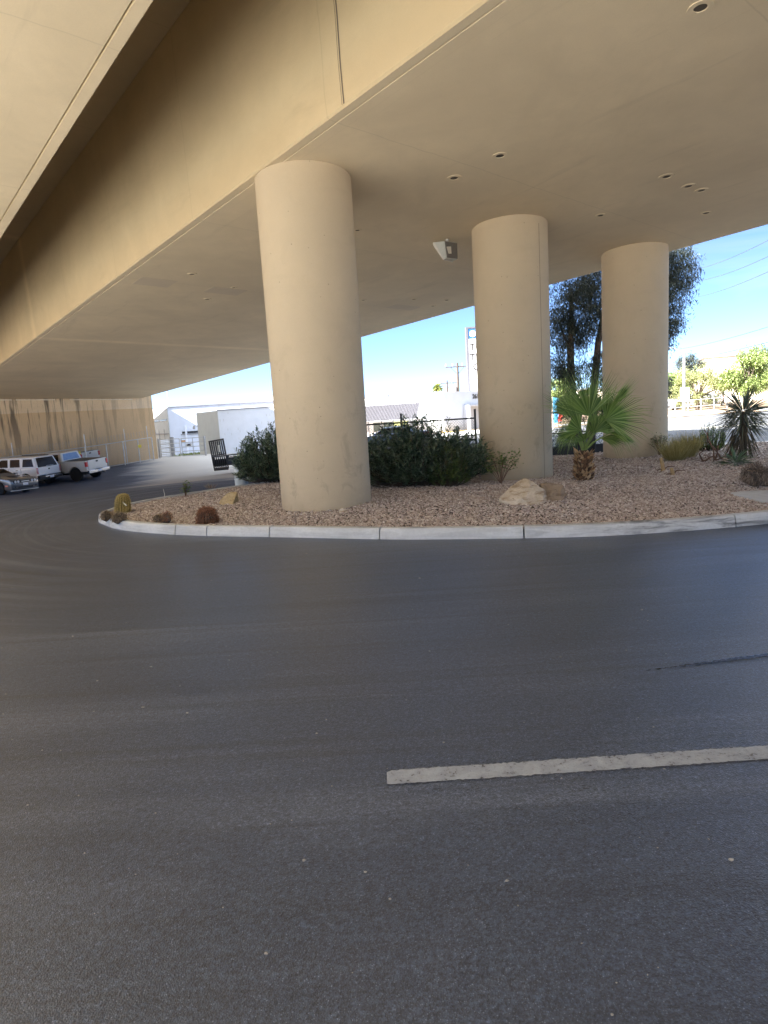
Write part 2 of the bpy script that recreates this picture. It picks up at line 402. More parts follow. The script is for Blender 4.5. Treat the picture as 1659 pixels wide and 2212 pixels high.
def mat_rock(name, a, b, cdk):
    t = NT(name); co = t.geo(); f = t.noise(co, 5, 6, .65, .6); g = t.noise(t.mapping(co, (1, 1, 4), (.5, .3, 0)), 4, 5, .6, .5)
    c = t.mix(t.mr(f, .35, .65), a, b); c = t.mix(t.mr(g, .52, .62, 0, .7), c, cdk)
    return t.done(c, .9, t.bump(t.math('ADD', f, t.noise(co, 25, 5)), .7, .04))
m_rock = mat_rock('sandstone', (.50, .41, .29), (.66, .57, .45), (.30, .20, .11))
m_rock2 = mat_rock('sandstone_gold', (.46, .35, .18), (.56, .46, .29), (.36, .26, .13))
m_rock3 = mat_rock('sandstone_brown', (.27, .20, .14), (.36, .28, .20), (.16, .11, .07))
m_galv = simple('galvanised', (.58, .58, .57), .45, .5)
m_galvd = simple('galvanised_dull', (.42, .43, .44), .5, .5)
m_wire = simple('wire_steel', (.40, .39, .38), .5, .6)
m_black = simple('black_steel', (.018, .018, .02), .45)
m_fencek = simple('black_fence', (.03, .032, .035), .5)
m_screen = simple('dark_screen', (.035, .037, .042), .8)
m_rubber = simple('rubber', (.012, .012, .013), .8)
m_rimd = simple('dark_rim', (.03, .03, .032), .4, .3)
m_chrome = simple('chrome', (.62, .63, .65), .18, 1.0, var=.05)
m_alloy = simple('alloy', (.55, .55, .56), .3, .9, var=.05)
m_white_p = simple('white_car_paint', (.82, .83, .84), .3, coat=.8, var=.02)
m_beige_p = simple('pale_silver_paint', (.60, .59, .56), .32, coat=.8, var=.02)
m_grey_p = simple('grey_car_paint', (.155, .157, .165), .3, .35, coat=.9, var=.03)
m_silver_p = simple('silver_car_paint', (.42, .43, .45), .3, .6, coat=.8, var=.03)
m_navy_p = simple('dark_blue_paint', (.018, .022, .045), .3, .2, coat=.8, var=.05)
m_blue_p = simple('blue_car_paint', (.05, .085, .15), .3, .3, coat=.8, var=.05)
m_dark_pl = simple('dark_plastic', (.022, .022, .024), .6)
m_glass = simple('tinted_glass', (.008, .007, .008), .12, var=.05, spec=.22)
m_glassb = simple('glass_painted_reflection', (.16, .25, .42), .06, var=.1, spec=.9)  # bluish reflection put into the base colour of the glass
m_red = simple('red_lens', (.50, .02, .02), .25, coat=.5)
m_clear = simple('clear_lens', (.75, .77, .8), .15, coat=.6)
m_amber = simple('amber_lens', (.75, .16, .08), .3)
m_plate = simple('number_plate', (.72, .74, .80), .5, var=.04)
m_wwall = simple('white_block_wall', (.74, .79, .88), .85, var=.04, scale=1.5)
m_gwall = simple('grey_metal_wall', (.50, .51, .50), .7, var=.05, scale=1.5)
m_bwall = simple('pale_blue_wall', (.60, .66, .78), .75, var=.04, scale=1.5)
m_store = simple('store_stucco', (.66, .66, .65), .85, var=.04, scale=1.5)
m_store_shade = simple('store_stucco_shaded', (.40, .42, .46), .85, var=.04, scale=1.5)  # same stucco darkened and cooled, shade of the side put into colour
m_tile = simple('grey_roof_tile', (.045, .042, .05), .8, var=.2, scale=5)
m_trim = simple('roof_trim', (.24, .25, .27), .7)
m_slit = simple('window_slit', (.02, .022, .028), .2)
m_ylw = simple('yellow_panel', (.62, .66, .28), .7)
m_win = simple('shop_window', (.10, .115, .09), .1)
m_door = simple('white_door', (.70, .73, .78), .6)
m_signw = simple('sign_face', (.82, .82, .80), .5, var=.02)
m_signb = simple('sign_blue', (.02, .10, .26), .5, var=.05)
m_ink = simple('sign_grey_ink', (.028, .026, .026), .6)
m_rink = simple('sign_red_ink', (.62, .05, .08), .6)
m_org = simple('orange_tag', (.65, .35, .10), .6)
m_yel = simple('yellow_tag', (.72, .58, .06), .6)
m_kerby = simple('yellow_kerb', (.65, .42, .10), .8)
m_pole = simple('pole_wood', (.07, .055, .045), .9, var=.25)
m_polew = simple('pole_galv', (.30, .295, .29), .5, .3)
m_cable = simple('cable', (.03, .03, .035), .6)
m_drum = simple('white_plastic', (.66, .69, .66), .5, var=.1)
m_pale = simple('pale_far_wall', (.70, .62, .50), .9, var=.06, scale=.3)
m_fix = simple('fixture_grey', (.47, .49, .46), .5, var=.06, scale=20)
m_fixd = simple('fixture_dark', (.16, .155, .15), .5)
m_lid = simple('fixture_lid', (.60, .58, .53), .5)
m_flagb = simple('blue_cloth', (.10, .42, .70), .8)
m_flagr = simple('red_cloth', (.75, .08, .05), .8)

# ------------------------------------------------------------------ sun, sky
az, el = R(62), R(38)
tv = Vector((math.sin(az)*math.cos(el), math.cos(az)*math.cos(el), -math.sin(el)))
sd = bpy.data.lights.new('sun', 'SUN'); sd.energy = 5.0; sd.angle = R(.53); sd.color = (1, .975, .93)
sun = bpy.data.objects.new('sun', sd); COL.objects.link(sun); sun.rotation_euler = tv.to_track_quat('-Z', 'Y').to_euler(); sun.location = (-30, -15, 40)
W = bpy.data.worlds.new('World'); S.world = W; W.use_nodes = True
wt = W.node_tree; bg = wt.nodes['Background']; sky = wt.nodes.new('ShaderNodeTexSky'); sky.sky_type = 'NISHITA'; sky.sun_disc = False
sky.sun_elevation = el; sky.sun_rotation = math.pi+az; sky.air_density = .5; sky.dust_density = .0; sky.ozone_density = 3.5
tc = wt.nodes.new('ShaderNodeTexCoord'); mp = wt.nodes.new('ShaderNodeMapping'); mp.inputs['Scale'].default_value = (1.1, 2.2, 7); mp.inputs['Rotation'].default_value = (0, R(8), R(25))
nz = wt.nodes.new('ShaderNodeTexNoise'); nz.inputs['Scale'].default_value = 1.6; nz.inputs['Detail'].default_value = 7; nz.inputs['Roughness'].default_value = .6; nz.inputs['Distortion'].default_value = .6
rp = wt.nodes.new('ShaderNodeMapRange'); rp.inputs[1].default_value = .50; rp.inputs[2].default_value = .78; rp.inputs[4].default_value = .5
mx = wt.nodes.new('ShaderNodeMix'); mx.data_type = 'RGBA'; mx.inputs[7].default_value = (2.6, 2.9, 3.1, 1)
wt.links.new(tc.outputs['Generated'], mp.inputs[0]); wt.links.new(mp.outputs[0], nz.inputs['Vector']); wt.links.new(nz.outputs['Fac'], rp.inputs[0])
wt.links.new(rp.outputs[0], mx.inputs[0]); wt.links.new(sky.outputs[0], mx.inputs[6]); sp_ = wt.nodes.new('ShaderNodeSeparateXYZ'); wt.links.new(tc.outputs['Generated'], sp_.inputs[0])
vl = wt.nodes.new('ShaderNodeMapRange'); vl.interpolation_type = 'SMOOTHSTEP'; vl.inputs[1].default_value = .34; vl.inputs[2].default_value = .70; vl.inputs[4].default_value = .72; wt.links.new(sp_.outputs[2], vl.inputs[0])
mv = wt.nodes.new('ShaderNodeMix'); mv.data_type = 'RGBA'; mv.inputs[7].default_value = (10.6, 11.4, 12.6, 1); wt.links.new(vl.outputs[0], mv.inputs[0]); wt.links.new(mx.outputs[2], mv.inputs[6])   # added glow overhead, out of view, to brighten the shaded ground and plants
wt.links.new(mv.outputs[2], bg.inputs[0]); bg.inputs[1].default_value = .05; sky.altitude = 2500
vs = S.view_settings; vs.view_transform = 'Standard'; vs.look = 'None'; vs.gamma = 1; vs.use_curve_mapping = False; vs.exposure = 2.97
S.cycles.max_bounces = 10; S.cycles.diffuse_bounces = 6; S.cycles.use_denoising = True; S.cycles.sample_clamp_indirect = 6

exec_parts = []
# ================================================================== GROUND
def grid_sheet(name, xs, ys, dz, mat, kind='structure', keep=None):
    X, Y = np.meshgrid(xs, ys); z = gz(X.ravel(), Y.ravel()) + dz
    V = np.c_[X.ravel(), Y.ravel(), z]; nx = len(xs); F = []
    for j in range(len(ys)-1):
        for i in range(nx-1):
            if keep and not keep((xs[i]+xs[i+1])/2, (ys[j]+ys[j+1])/2): continue
            F.append((j*nx+i, j*nx+i+1, (j+1)*nx+i+1, (j+1)*nx+i))
    o = np_obj(name, V, np.array(F), mat, smooth=True); tag(o, kind=kind); return o
far = [90, 130, 200, 320, 600, 1200, 3000]
xs = np.r_[[-v for v in far[::-1]], np.arange(-60, 71, 2.0), far]; ys = np.r_[[-3000, -1000, -300, -120, -60], np.arange(-40, 97, 2.0), [110, 140, 200, 320, 600, 1200, 3000]]
grid_sheet('ground', xs, ys, -.05, m_sand)
def poly_sheet(name, poly, dz, mat, step=1.0, kind='structure'):
    """flat-lying polygon following the terrain"""
    P = np.array(poly); x0, y0 = P.min(0); x1, y1 = P.max(0)
    pts = []; n = len(P)
    edge = []
    for i in range(n):
        a, b = P[i], P[(i+1) % n]; m = max(1, int(np.hypot(*(b-a))/step))
        for k in range(m): edge.append(a+(b-a)*k/m)
    ne = len(edge); inner = []
    for x in np.arange(x0+step/2, x1, step):
        for y in np.arange(y0+step/2, y1, step):
            inner.append((x, y))
    inner = np.array(inner)
    c = np.zeros(len(inner), bool); E = np.array(edge)
    for i in range(ne):
        a, b = E[i], E[(i+1) % ne]
        cond = (a[1] > inner[:, 1]) != (b[1] > inner[:, 1])
        with np.errstate(divide='ignore', invalid='ignore'):
            xi = (b[0]-a[0])*(inner[:, 1]-a[1])/(b[1]-a[1]) + a[0]
        c ^= cond & (inner[:, 0] < xi)
    inner = inner[c]
    dm = np.min(np.hypot(inner[:, None, 0]-E[None, :, 0], inner[:, None, 1]-E[None, :, 1]), 1) if len(inner) else np.array([])
    inner = inner[dm > step*.35] if len(inner) else inner
    allp = [Vector(p) for p in edge]+[Vector(p) for p in inner]
    r = delaunay_2d_cdt(allp, [], [list(range(ne))], 1, 1e-5)
    V2 = np.array([tuple(v) for v in r[0]]); z = gz(V2[:, 0], V2[:, 1])
    V = np.c_[V2, z + (dz(V2) if callable(dz) else dz)]
    o = mesh_obj(name, V, r[2], mat, smooth=True); tag(o, kind=kind)
    if o.data.polygons and o.data.polygons[0].normal.z < 0: o.data.flip_normals()
    return o, V
def sq(s, q): p = AX*s+PR*q; return (p[0], p[1])
poly_sheet('parking_lot', [sq(-45, -2.6), sq(20, -2.6), sq(62, -12), sq(64, 8), sq(66, 30), (2, 36), (0, 27.2), (60, 10), (60, -25)], 0.0, m_asphalt, 1.5)
m_bounce = simple('bounce_apron_pale', (.54, .53, .50), .9, var=.06, scale=1)
poly_sheet('unseen_bounce_apron', [sq(-45, -2.65), sq(-45, -26), sq(30, -26), sq(30, -5.2), sq(20, -2.65)], -.0, m_bounce, 2.0)  # added pale sheet out of view, bounces sunlight up under the bridges
# street beyond the fence
def rl(x, n): return (x, 26-.28*(x+2)+n)
poly_sheet('street', [rl(-1, .4), rl(75, .4), rl(75, 25), rl(-1, 25)], .03, m_road, 1.5)
poly_sheet('pavement', [rl(6.5, -2.1), rl(75, -2.1), rl(75, .38), rl(6.5, .38)], .15, m_walk, 1.2)
poly_sheet('pavement', [rl(-1, 25.05), rl(75, 25.05), rl(75, 27.4), rl(-1, 27.4)], .14, m_walk, 1.5)
poly_sheet('shop_forecourt', [rl(-1, 27.45), rl(11, 27.45), (12, 62), (-6, 66)], .02, m_walk, 2.0)
mk = MB()
for n, sty in ((7.5, 0), (12.0, 1), (12.35, 1), (18.5, 0)):
    x = -1.0
    while x < 72:
        L = 3.0 if sty == 0 else 3.6
        a, b = rl(x, n), rl(x+L, n)
        q = [Vector((a[0], a[1]-.06, g1(*a)+.045)), Vector((b[0], b[1]-.06, g1(*b)+.045)), Vector((b[0], b[1]+.06, g1(*b)+.045)), Vector((a[0], a[1]+.06, g1(*a)+.045))]
        mk.quad(*q); x += 8 if sty == 0 else 3.6
tag(mk.build('lane_markings', simple('lane_paint', (.62, .58, .45), .7)), kind='structure')

# planted island -------------------------------------------------------------
KH = .165
kerb_px = [(1900, 1100), (1659, 1132), (1500, 1146), (1300, 1159), (1128, 1163), (900, 1166), (811, 1165), (585, 1160), (445, 1158), (375, 1155), (300, 1150), (250, 1143), (224, 1134)]
KP = [on(u, v)[:2] for u, v in kerb_px]
back_px = [(206, 1109), (228, 1100), (265, 1088), (330, 1075), (400, 1064.5), (505, 1048)]
KB = [on(u, v, KH)[:2] for u, v in back_px]
def chaikin(P, it=2):
    P = [np.array(p) for p in P]
    for _ in range(it):
        Q = [P[0]]
        for a, b in zip(P[:-1], P[1:]): Q += [a*.75+b*.25, a*.25+b*.75]
        P = Q+[P[-1]]
    return np.array(P)
KE = chaikin(list(KP)+list(KB)+[np.array([KB[-1][0]+2.2, KB[-1][1]+1.6])], 3)
def offset(P, d):
    T = np.gradient(P, axis=0); T /= np.linalg.norm(T, axis=1)[:, None]; N = np.c_[T[:, 1], -T[:, 0]]
    return P+N*d
KI = offset(KE, .155)
# kerb with dummy joints: profile swept in segments
prof = [(0, -.05), (.0, .02), (.022, KH-.03), (.045, KH-.004), (.075, KH), (.155, KH), (.155, -.05)]
acc = np.r_[0, np.cumsum(np.linalg.norm(np.diff(KE, axis=0), axis=1))]
joints = []
for (u, v) in ((375, 1155), (445, 1158), (585, 1160), (811, 1165), (1128, 1163), (1590, 1138)):
    p = on(u, v)[:2]; joints.append(acc[np.argmin(np.linalg.norm(KE-p, axis=1))])
joints = sorted(joints); last = joints[-1]
x = last+2.2
while x < acc[-1]: joints.append(x); x += 2.2
joints = [0]+joints+[acc[-1]]
N_off = offset(KE, 1.0)-KE
def ev(a):
    return np.array([np.interp(a, acc, KE[:, 0]), np.interp(a, acc, KE[:, 1])]), np.array([np.interp(a, acc, N_off[:, 0]), np.interp(a, acc, N_off[:, 1])])
kb = MB()
for a, b in zip(joints[:-1], joints[1:]):
    if b-a < .05: continue
    L = np.linspace(a+.010, b-.010, max(3, int((b-a)/.12)))
    V = []; n = len(prof)
    for t_ in L:
        p, nn = ev(t_)
        for (o_, h) in prof:
            xx = p+nn*o_; V.append((xx[0], xx[1], g1(*p)+h))
    F = [(i*n+k, i*n+k+1, (i+1)*n+k+1, (i+1)*n+k) for i in range(len(L)-1) for k in range(n-1)]
    F += [tuple(range(n)), tuple((len(L)-1)*n+k for k in reversed(range(n)))]
    kb.add(V, F)
tag(kb.build('kerb', m_kerb, smooth=True), kind='structure')
# gravel bed
ISL = [tuple(p) for p in KI[::3]] + [(-2.6, 20.3), (1.5, 20.6), (5.0, 21.4), (6.4, 21.6), (9, 20.7), (30, 14.9), (22, 11.6)]
def bed_h(V):
    x, y = V[:, 0], V[:, 1]
    d = np.min(np.hypot(x[:, None]-KI[None, ::4, 0], y[:, None]-KI[None, ::4, 1]), 1)
    t_ = np.clip(d/2.5, 0, 1); n = .03*np.sin(x*1.3+y*.7)*np.sin(y*1.1-x*.4)
    rise = .10*np.clip((x-5)/6, 0, 1)
    return .115 + t_*(.05*np.sin(np.clip(d/5, 0, 1)*math.pi/2)+n+rise) - .10*np.exp(-((x-3.2)**2+(y-16.5)**2)/5)*t_
bed, BV = poly_sheet('gravel_bed', ISL, bed_h, m_bed, .5)
def bedz(x, y): return g1(x, y) + float(bed_h(np.array([[x, y]]))[0])
def bp(u, v):
    d = ray(u, v); k = (CAMH-.15)/-d[2]
    for _ in range(20):
        p = CAM+d*k; k += .6*((bedz(p[0], p[1])-CAMH)/d[2]-k)
    p = CAM+d*k; return Vector((p[0], p[1], bedz(p[0], p[1])))
# stones
IP = np.array(ISL)
def inside(P, poly):
    c = np.zeros(len(P), bool); n = len(poly)
    for i in range(n):
        a, b = poly[i], poly[(i+1) % n]
        cond = (a[1] > P[:, 1]) != (b[1] > P[:, 1])
        with np.errstate(divide='ignore', invalid='ignore'): xi = (b[0]-a[0])*(P[:, 1]-a[1])/(b[1]-a[1])+a[0]
        c ^= cond & (P[:, 0] < xi)
    return c
bm = bmesh.new(); bmesh.ops.create_icosphere(bm, subdivisions=1, radius=1); ICO = np.array([v.co[:] for v in bm.verts]); ICF = np.array([[v.index for v in f.verts] for f in bm.faces]); bm.free()
def stones(n, box, size):
    P = np.c_[rng.uniform(box[0], box[1], n), rng.uniform(box[2], box[3], n)]
    P = P[inside(P, IP)]
    dist = np.hypot(P[:, 0], P[:, 1]); keep = rng.random(len(P)) < np.clip((13.0/dist)**1.6, .25, 1); ang = np.abs(P[:, 0]/np.maximum(P[:, 1], .1)) < .72
    P = P[keep & ang]; m = len(P); dist = np.hypot(P[:, 0], P[:, 1])
    sz = size*rng.lognormal(0, .32, m)*np.clip(dist/13, 1, 1.8)**.6
    sc = np.c_[sz*rng.uniform(.9, 1.6, m), sz*rng.uniform(.6, 1, m), sz*rng.uniform(.45, .8, m)]
    V = ICO[None]*(1+rng.uniform(-.28, .28, (m, 12, 1)))*sc[:, None]
    a, b = rng.uniform(0, 6.28, m), rng.normal(0, .35, m)
    ca, sa, cb, sb = np.cos(a)[:, None], np.sin(a)[:, None], np.cos(b)[:, None], np.sin(b)[:, None]
    x, y, z = V[..., 0], V[..., 1], V[..., 2]
    x, z = x*cb-z*sb, x*sb+z*cb; x, y = x*ca-y*sa, x*sa+y*ca
    zz = gz(P[:, 0], P[:, 1])+np.concatenate([bed_h(P[i:i+4000]) for i in range(0, m, 4000)])
    V = np.stack([x+P[:, :1], y+P[:, 1:], z+(zz+rng.uniform(-.004, .014, m))[:, None]], -1)
    F = (ICF[None]+12*np.arange(m)[:, None, None]).reshape(-1, 3)
    return V.reshape(-1, 3), F
V, F = stones(330000, (-6, 16, 8.5, 23), .0150)
tag(np_obj('gravel', V, F, m_gravel), kind='stuff')
# paint stripe, tar crack, grit on the lot
def strip(name, A, B, wa, wb, mat, n=120, jag=.004, dz=.004, round_=True):
    A, B = np.array(A[:2]), np.array(B[:2]); d = (B-A)/np.linalg.norm(B-A); nn = np.array([-d[1], d[0]]); V = []; F = []
    for i in range(n+1):
        t_ = i/n; p = A+(B-A)*t_; w = wa+(wb-wa)*t_
        if round_ and i == 0: w *= .8
        for s_ in (-1, 1):
            q = p+nn*s_*(w/2+rng.normal(0, jag)); V.append((q[0], q[1], g1(*q)+dz))
    for i in range(n): F.append((2*i, 2*i+2, 2*i+3, 2*i+1))
    return mesh_obj(name, V, F, mat)
a = on(836, 1681); b = on(1659, 1626); b2 = a+(b-a)*1.8
tag(strip('road_marking', a, b2, .128, .128, m_paint, 260, .0035), kind='structure')
m_tar = simple('tar', (.014, .013, .014), .25, var=.3)
tag(strip('tar_seam', on(1395, 1449), on(1760, 1402), .006, .055, m_tar, 60, .006), kind='structure')
def grit():
    n = 900; P = np.c_[rng.uniform(-5, 6, n), rng.uniform(1.0, 9.0, n)]; m = len(P); sz = .0028*rng.lognormal(0, .45, m)
    sz[:14] = .008
    V = ICO[None]*(1+rng.uniform(-.3, .3, (m, 12, 1)))*sz[:, None, None]*np.array([1.3, 1, .7]); V = V+np.c_[P, gz(P[:, 0], P[:, 1])+.002][:, None]
    F = (ICF[None]+12*np.arange(m)[:, None, None]).reshape(-1, 3); return V.reshape(-1, 3), F
V, F = grit(); tag(np_obj('loose_grit', V, F, simple('grit_stone', (.34, .33, .31), .8, var=.4, scale=3)), kind='stuff')

# ================================================================== OVERPASSES
SA, SB = -45.0, 52.0
def extr(poly, s0, s1, name, mat, parent, bevel=0):
    m = MB()
    cuts = np.linspace(s0, s1, 3)
    m.prism(poly, lambda p: bw(s0, p[0], p[1]), lambda p: bw(s1, p[0], p[1]))
    return m.build(name, mat, parent, bevel)
QA, QF = 6.33, 18.80; QT, HT = 6.25, 3.6
op = thing('overpass', (0, 0, 0), 'tan concrete road overpass carried on a row of three round columns', 'bridge')
girder = [(QA+.03, 0), (QA+.17, 0), (QA+.175, .02), (QA+.195, .02), (QA+.20, 0), (QF-.20, 0), (QF-.195, .02), (QF-.175, .02), (QF-.17, 0), (QF-.03, 0), (QF, .03), (QF+1.3, 1.95), (QT, HT), (QA, .03)]
def girder_mesh(poly, s0, s1, name, parent, nweb):
    """soffit colour is lightened for missing bounce light, web is not: material by face"""
    n = len(poly); V = [bw(s0, *p) for p in poly]+[bw(s1, *p) for p in poly]
    F = [tuple(range(n-1, -1, -1)), tuple(range(n, 2*n))]; mi = [1, 1]
    for i in range(n):
        j = (i+1) % n; F.append((i, j, n+j, n+i)); mi.append(0 if (abs(poly[i][1]) < .021 and abs(poly[j][1]) < .021) else 1)
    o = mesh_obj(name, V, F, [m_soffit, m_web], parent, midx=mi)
    bm = bmesh.new(); bm.from_mesh(o.data); bmesh.ops.recalc_face_normals(bm, faces=bm.faces); bm.to_mesh(o.data); bm.free(); return o
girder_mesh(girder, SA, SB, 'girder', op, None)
extr([(3.9, HT+.01), (QT, HT+.01), (QF+3.2, 2.12), (QF+3.2, 2.36), (3.9, HT+.4)], SA, 75, 'deck_slab', m_web, op)
extr([(QF+2.8, 2.37), (QF+3.2, 2.37), (QF+3.2, 3.15), (QF+2.95, 3.15)], SA, 75, 'barrier', m_web, op)
# joint on the near web
def webp(s, h, out=0.0):
    q = QA+(QT-QA)*(h-.03)/(HT-.03); nrm = 1.0
    return bw(s, q-out*nrm, h)
jm = MB()
for (ds, w, o_) in ((0, .030, .003), (.055, .010, .003)):
    pts = [(.035, 0), (.6, .01), (1.2, -.006), (2.0, .008), (3.55, 0)]
    for (h0, w0), (h1, w1) in zip(pts[:-1], pts[1:]):
        jm.quad(webp(8.0+ds+w0, h0, o_), webp(8.0+ds+w0+w, h0, o_), webp(8.0+ds+w1+w, h1, o_), webp(8.0+ds+w1, h1, o_))
jm.build('joint_seal', m_seal, op, fix=False)
# columns
for i, (x, y, zb) in enumerate(((-1.116, 12.742, .0), (3.369, 16.153, -.15), (7.44, 18.956, .0))):
    s_, q_ = np.dot((x, y), AX), np.dot((x, y), PR); m = MB(); n = 96; r = .883; V = []; F = []
    hs = [zb-.3, 1.5, 3.2, 4.2, None]
    zj = (1.9, 1.7, 2.3)[i]
    lev = [(zb-.3, r), (zb+zj-.02, r), (zb+zj-.008, r), (zb+zj, r-.003), (zb+zj+.008, r), (zb+zj+.02, r), (99, r)]
    for (z, rr) in lev:
        for k in range(n):
            t_ = 2*math.pi*k/n; px, py = x+rr*math.cos(t_), y+rr*math.sin(t_)
            zz = z if z < 50 else bz(np.dot((px, py), AX), np.dot((px, py), PR))-.002
            V.append((px, py, zz))
    for a in range(len(lev)-1):
        for k in range(n): F.append((a*n+k, a*n+(k+1) % n, (a+1)*n+(k+1) % n, (a+1)*n+k))
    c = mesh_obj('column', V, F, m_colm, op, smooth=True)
    c['label'] = ('thick round column nearest the white-striped lot, left of the other two', 'round column behind the tan boulder, middle one', 'round column behind the fan palm')[i]
    if i == 1:
        sm = MB(); t_ = math.atan2(-y, -x)+R(48)
        e = Vector((math.cos(t_), math.sin(t_), 0)); f = Vector((-e.y, e.x, 0)); p = Vector((x, y, 0))+e*(r+.0025)
        sm.quad(p-f*.006+Vector((0, 0, 0.0)), p+f*.006, p+f*.006+Vector((0, 0, 5.9)), p-f*.006+Vector((0, 0, 5.9))); sm.build('form_seam', m_seal, op, fix=False)
# round vents and patched rectangles in the soffit
def vent(u, v, r=.15):
    p, s_, q_ = onsoff(u, v); m = MB(); n = 28; nn = Vector((GS*AX[0]+CQ*PR[0], GS*AX[1]+CQ*PR[1], -1)).normalized()
    e1 = Vector((AX[0], AX[1], GS)).normalized(); e2 = nn.cross(e1).normalized()
    V = []; F = []
    rings = [(r, .0015), (r*.99, .012), (r*.55, .012), (r*.50, .002)]
    for rr, h in rings:
        for k in range(n):
            t_ = 2*math.pi*k/n; V.append(p+nn*h+(e1*math.cos(t_)+e2*math.sin(t_))*rr)
    for a in range(3):
        for k in range(n): F.append((a*n+k, a*n+(k+1) % n, (a+1)*n+(k+1) % n, (a+1)*n+k))
    vo = mesh_obj('vent', V, F, m_soffit, op)
    Vh = [p+nn*.0035+(e1*math.cos(2*math.pi*k/n)+e2*math.sin(2*math.pi*k/n))*r*.51 for k in range(n)]
    mesh_obj('vent_shade_disc', Vh, [tuple(range(n))], m_vent_shade, vo)  # flat dark disc, shade inside the opening put into colour
for u, v, r in ((1513, 16, .15), (1080, 336, .14), (981, 384, .14), (1440, 381, .15), (1487, 402, .14), (1515, 411, .14), (1525, 460, .14), (1297, 465, .13), (415, 592, .13), (448, 646, .13), (505, 621, .10), (894, 646, .13), (965, 648, .13), (935, 661, .12), (785, 648, .11), (772, 497, .10)):
    vent(u, v, r)
def patch(u, v, w, l):
    p, s_, q_ = onsoff(u, v); m = MB(); A = [bw(s_-l/2, q_-w/2, -.004), bw(s_+l/2, q_-w/2, -.004), bw(s_+l/2, q_+w/2, -.004), bw(s_-l/2, q_+w/2, -.004)]
    m.add(A+[a+Vector((0, 0, .01)) for a in A], [(0, 1, 2, 3), (0, 4, 5, 1), (1, 5, 6, 2), (2, 6, 7, 3), (3, 7, 4, 0)]); m.build('patch', m_patch, op)
for a in ((335, 610, 1.0, .8), (487, 629, 1.1, .7), (872, 664, 1.2, .6)): patch(*a)
# parallel overpass on the near side
op2 = thing('overpass', (0, 0, 0), 'parallel tan overpass whose flat underside fills the upper left corner', 'bridge')
Q2, Q2L = 3.30, -12.4
g2 = [(Q2L, .03), (Q2L+.03, 0), (Q2-.20, 0), (Q2-.195, .022), (Q2-.175, .022), (Q2-.17, 0), (Q2-.015, 0), (Q2, .015), (Q2, HT-.1), (Q2L-1.2, 1.9)]
girder_mesh(g2, SA, SB, 'girder', op2, None)
extr([(Q2L-2.4, 2.1), (Q2, HT-.08), (3.86, HT-.08), (3.86, HT+.4), (Q2L-2.4, 2.36)], SA, 75, 'deck_slab', m_web, op2)
extr([(Q2L-2.4, 2.37), (Q2L-2.0, 2.37), (Q2L-2.15, 3.15), (Q2L-2.4, 3.15)], SA, 75, 'barrier', m_web, op2)
# abutment
ab = thing('abutment_wall', (0, 0, 0), 'tan abutment wall with dark water streaks closing the far end of the overpass', 'wall')
def sqz(s, q, z): p = AX*s+PR*q; return Vector((p[0], p[1], z))
QW = 19.75
m = MB(); pl = [(-16, -3), (QW, -3), (QW, 6.6), (-16, 7.6)]
m.prism(pl, lambda p: sqz(SB+.30, p[0], p[1]), lambda p: sqz(SB+1.4, p[0], p[1])); m.build('wall', m_abut, ab)
m = MB(); m.prism([(2, -.30), (QF-2.5, -.30), (QF-2.5, -.02), (2, -.02)], lambda p: bw(SB+.02, p[0], p[1]+.24), lambda p: bw(SB+.29, p[0], p[1]+.24))
m = MB()
for q0, q1 in ((2, 9.8), (10.05, 12.6), (13.6, 18.2)):
    m.prism([(q0, -.09), (q1, -.09), (q1, -.02), (q0, -.02)], lambda p: bw(SB+.20, p[0], p[1]), lambda p: bw(SB+.298, p[0], p[1]))
m.build('bearing_ledge', m_ledge, ab)  # pale strip along the wall top at soffit level
m = MB(); m.prism([(QF-1.2, -2.5), (QW, -2.5), (QW, 6.4), (QF-1.2, 6.4)], lambda p: sqz(SB+1.41, p[0], p[1]), lambda p: sqz(SB+30, p[0], p[1])); m.build('wing_wall', m_web, ab)

# luminaire under the soffit
p, s_, q_ = onsoff(966, 517)
fx = thing('floodlight', p, 'grey wedge-shaped light fixture hanging by a short pipe from the soffit between columns', 'light fixture', rz=R(-12))
m = MB(); m.lathe([(.05, -.03), (.05, -.002)], 16); m.tube([(0, 0, -.01), (0, 0, -.20)], .022, 10); m.build('stem', m_lid, fx)
m = MB(); V = [(-.26, -.14, -.10), (.0, -.14, -.10), (.03, -.14, -.46), (-.09, -.14, -.47)]
W_ = [(x+.13, -y, z+.02) for x, y, z in V]
m.add([(-.30, -.16, -.07), (-.06, -.16, -.07), (-.02, -.16, -.48), (-.09, -.16, -.49), (-.30, .16, -.07), (.22, .16, -.07), (.22, .16, -.46), (.12, .16, -.49)],
      [(0, 1, 2, 3), (4, 7, 6, 5), (0, 4, 5, 1), (1, 5, 6, 2), (2, 6, 7, 3), (3, 7, 4, 0)]); m.build('housing', m_fix, fx, .012)
m = MB(); m.add([(-.30, -.17, -.06), (-.335, -.17, -.08), (-.335, -.17, -.14), (-.11, -.17, -.51), (-.085, -.17, -.50), (-.30, .17, -.06), (-.335, .17, -.08), (-.335, .17, -.14), (.09, .17, -.52), (.12, .17, -.505)],
      [(0, 1, 2, 3, 4), (9, 8, 7, 6, 5), (0, 5, 6, 1), (1, 6, 7, 2), (2, 7, 8, 3), (3, 8, 9, 4), (4, 9, 5, 0)]); m.build('lens_frame', m_lid, fx, .006)
m = MB(); m.add([(-.052, -.163, -.09), (.19, .10, -.09), (.19, .10, -.44), (-.012, -.163, -.455)], [(0, 1, 2, 3)])
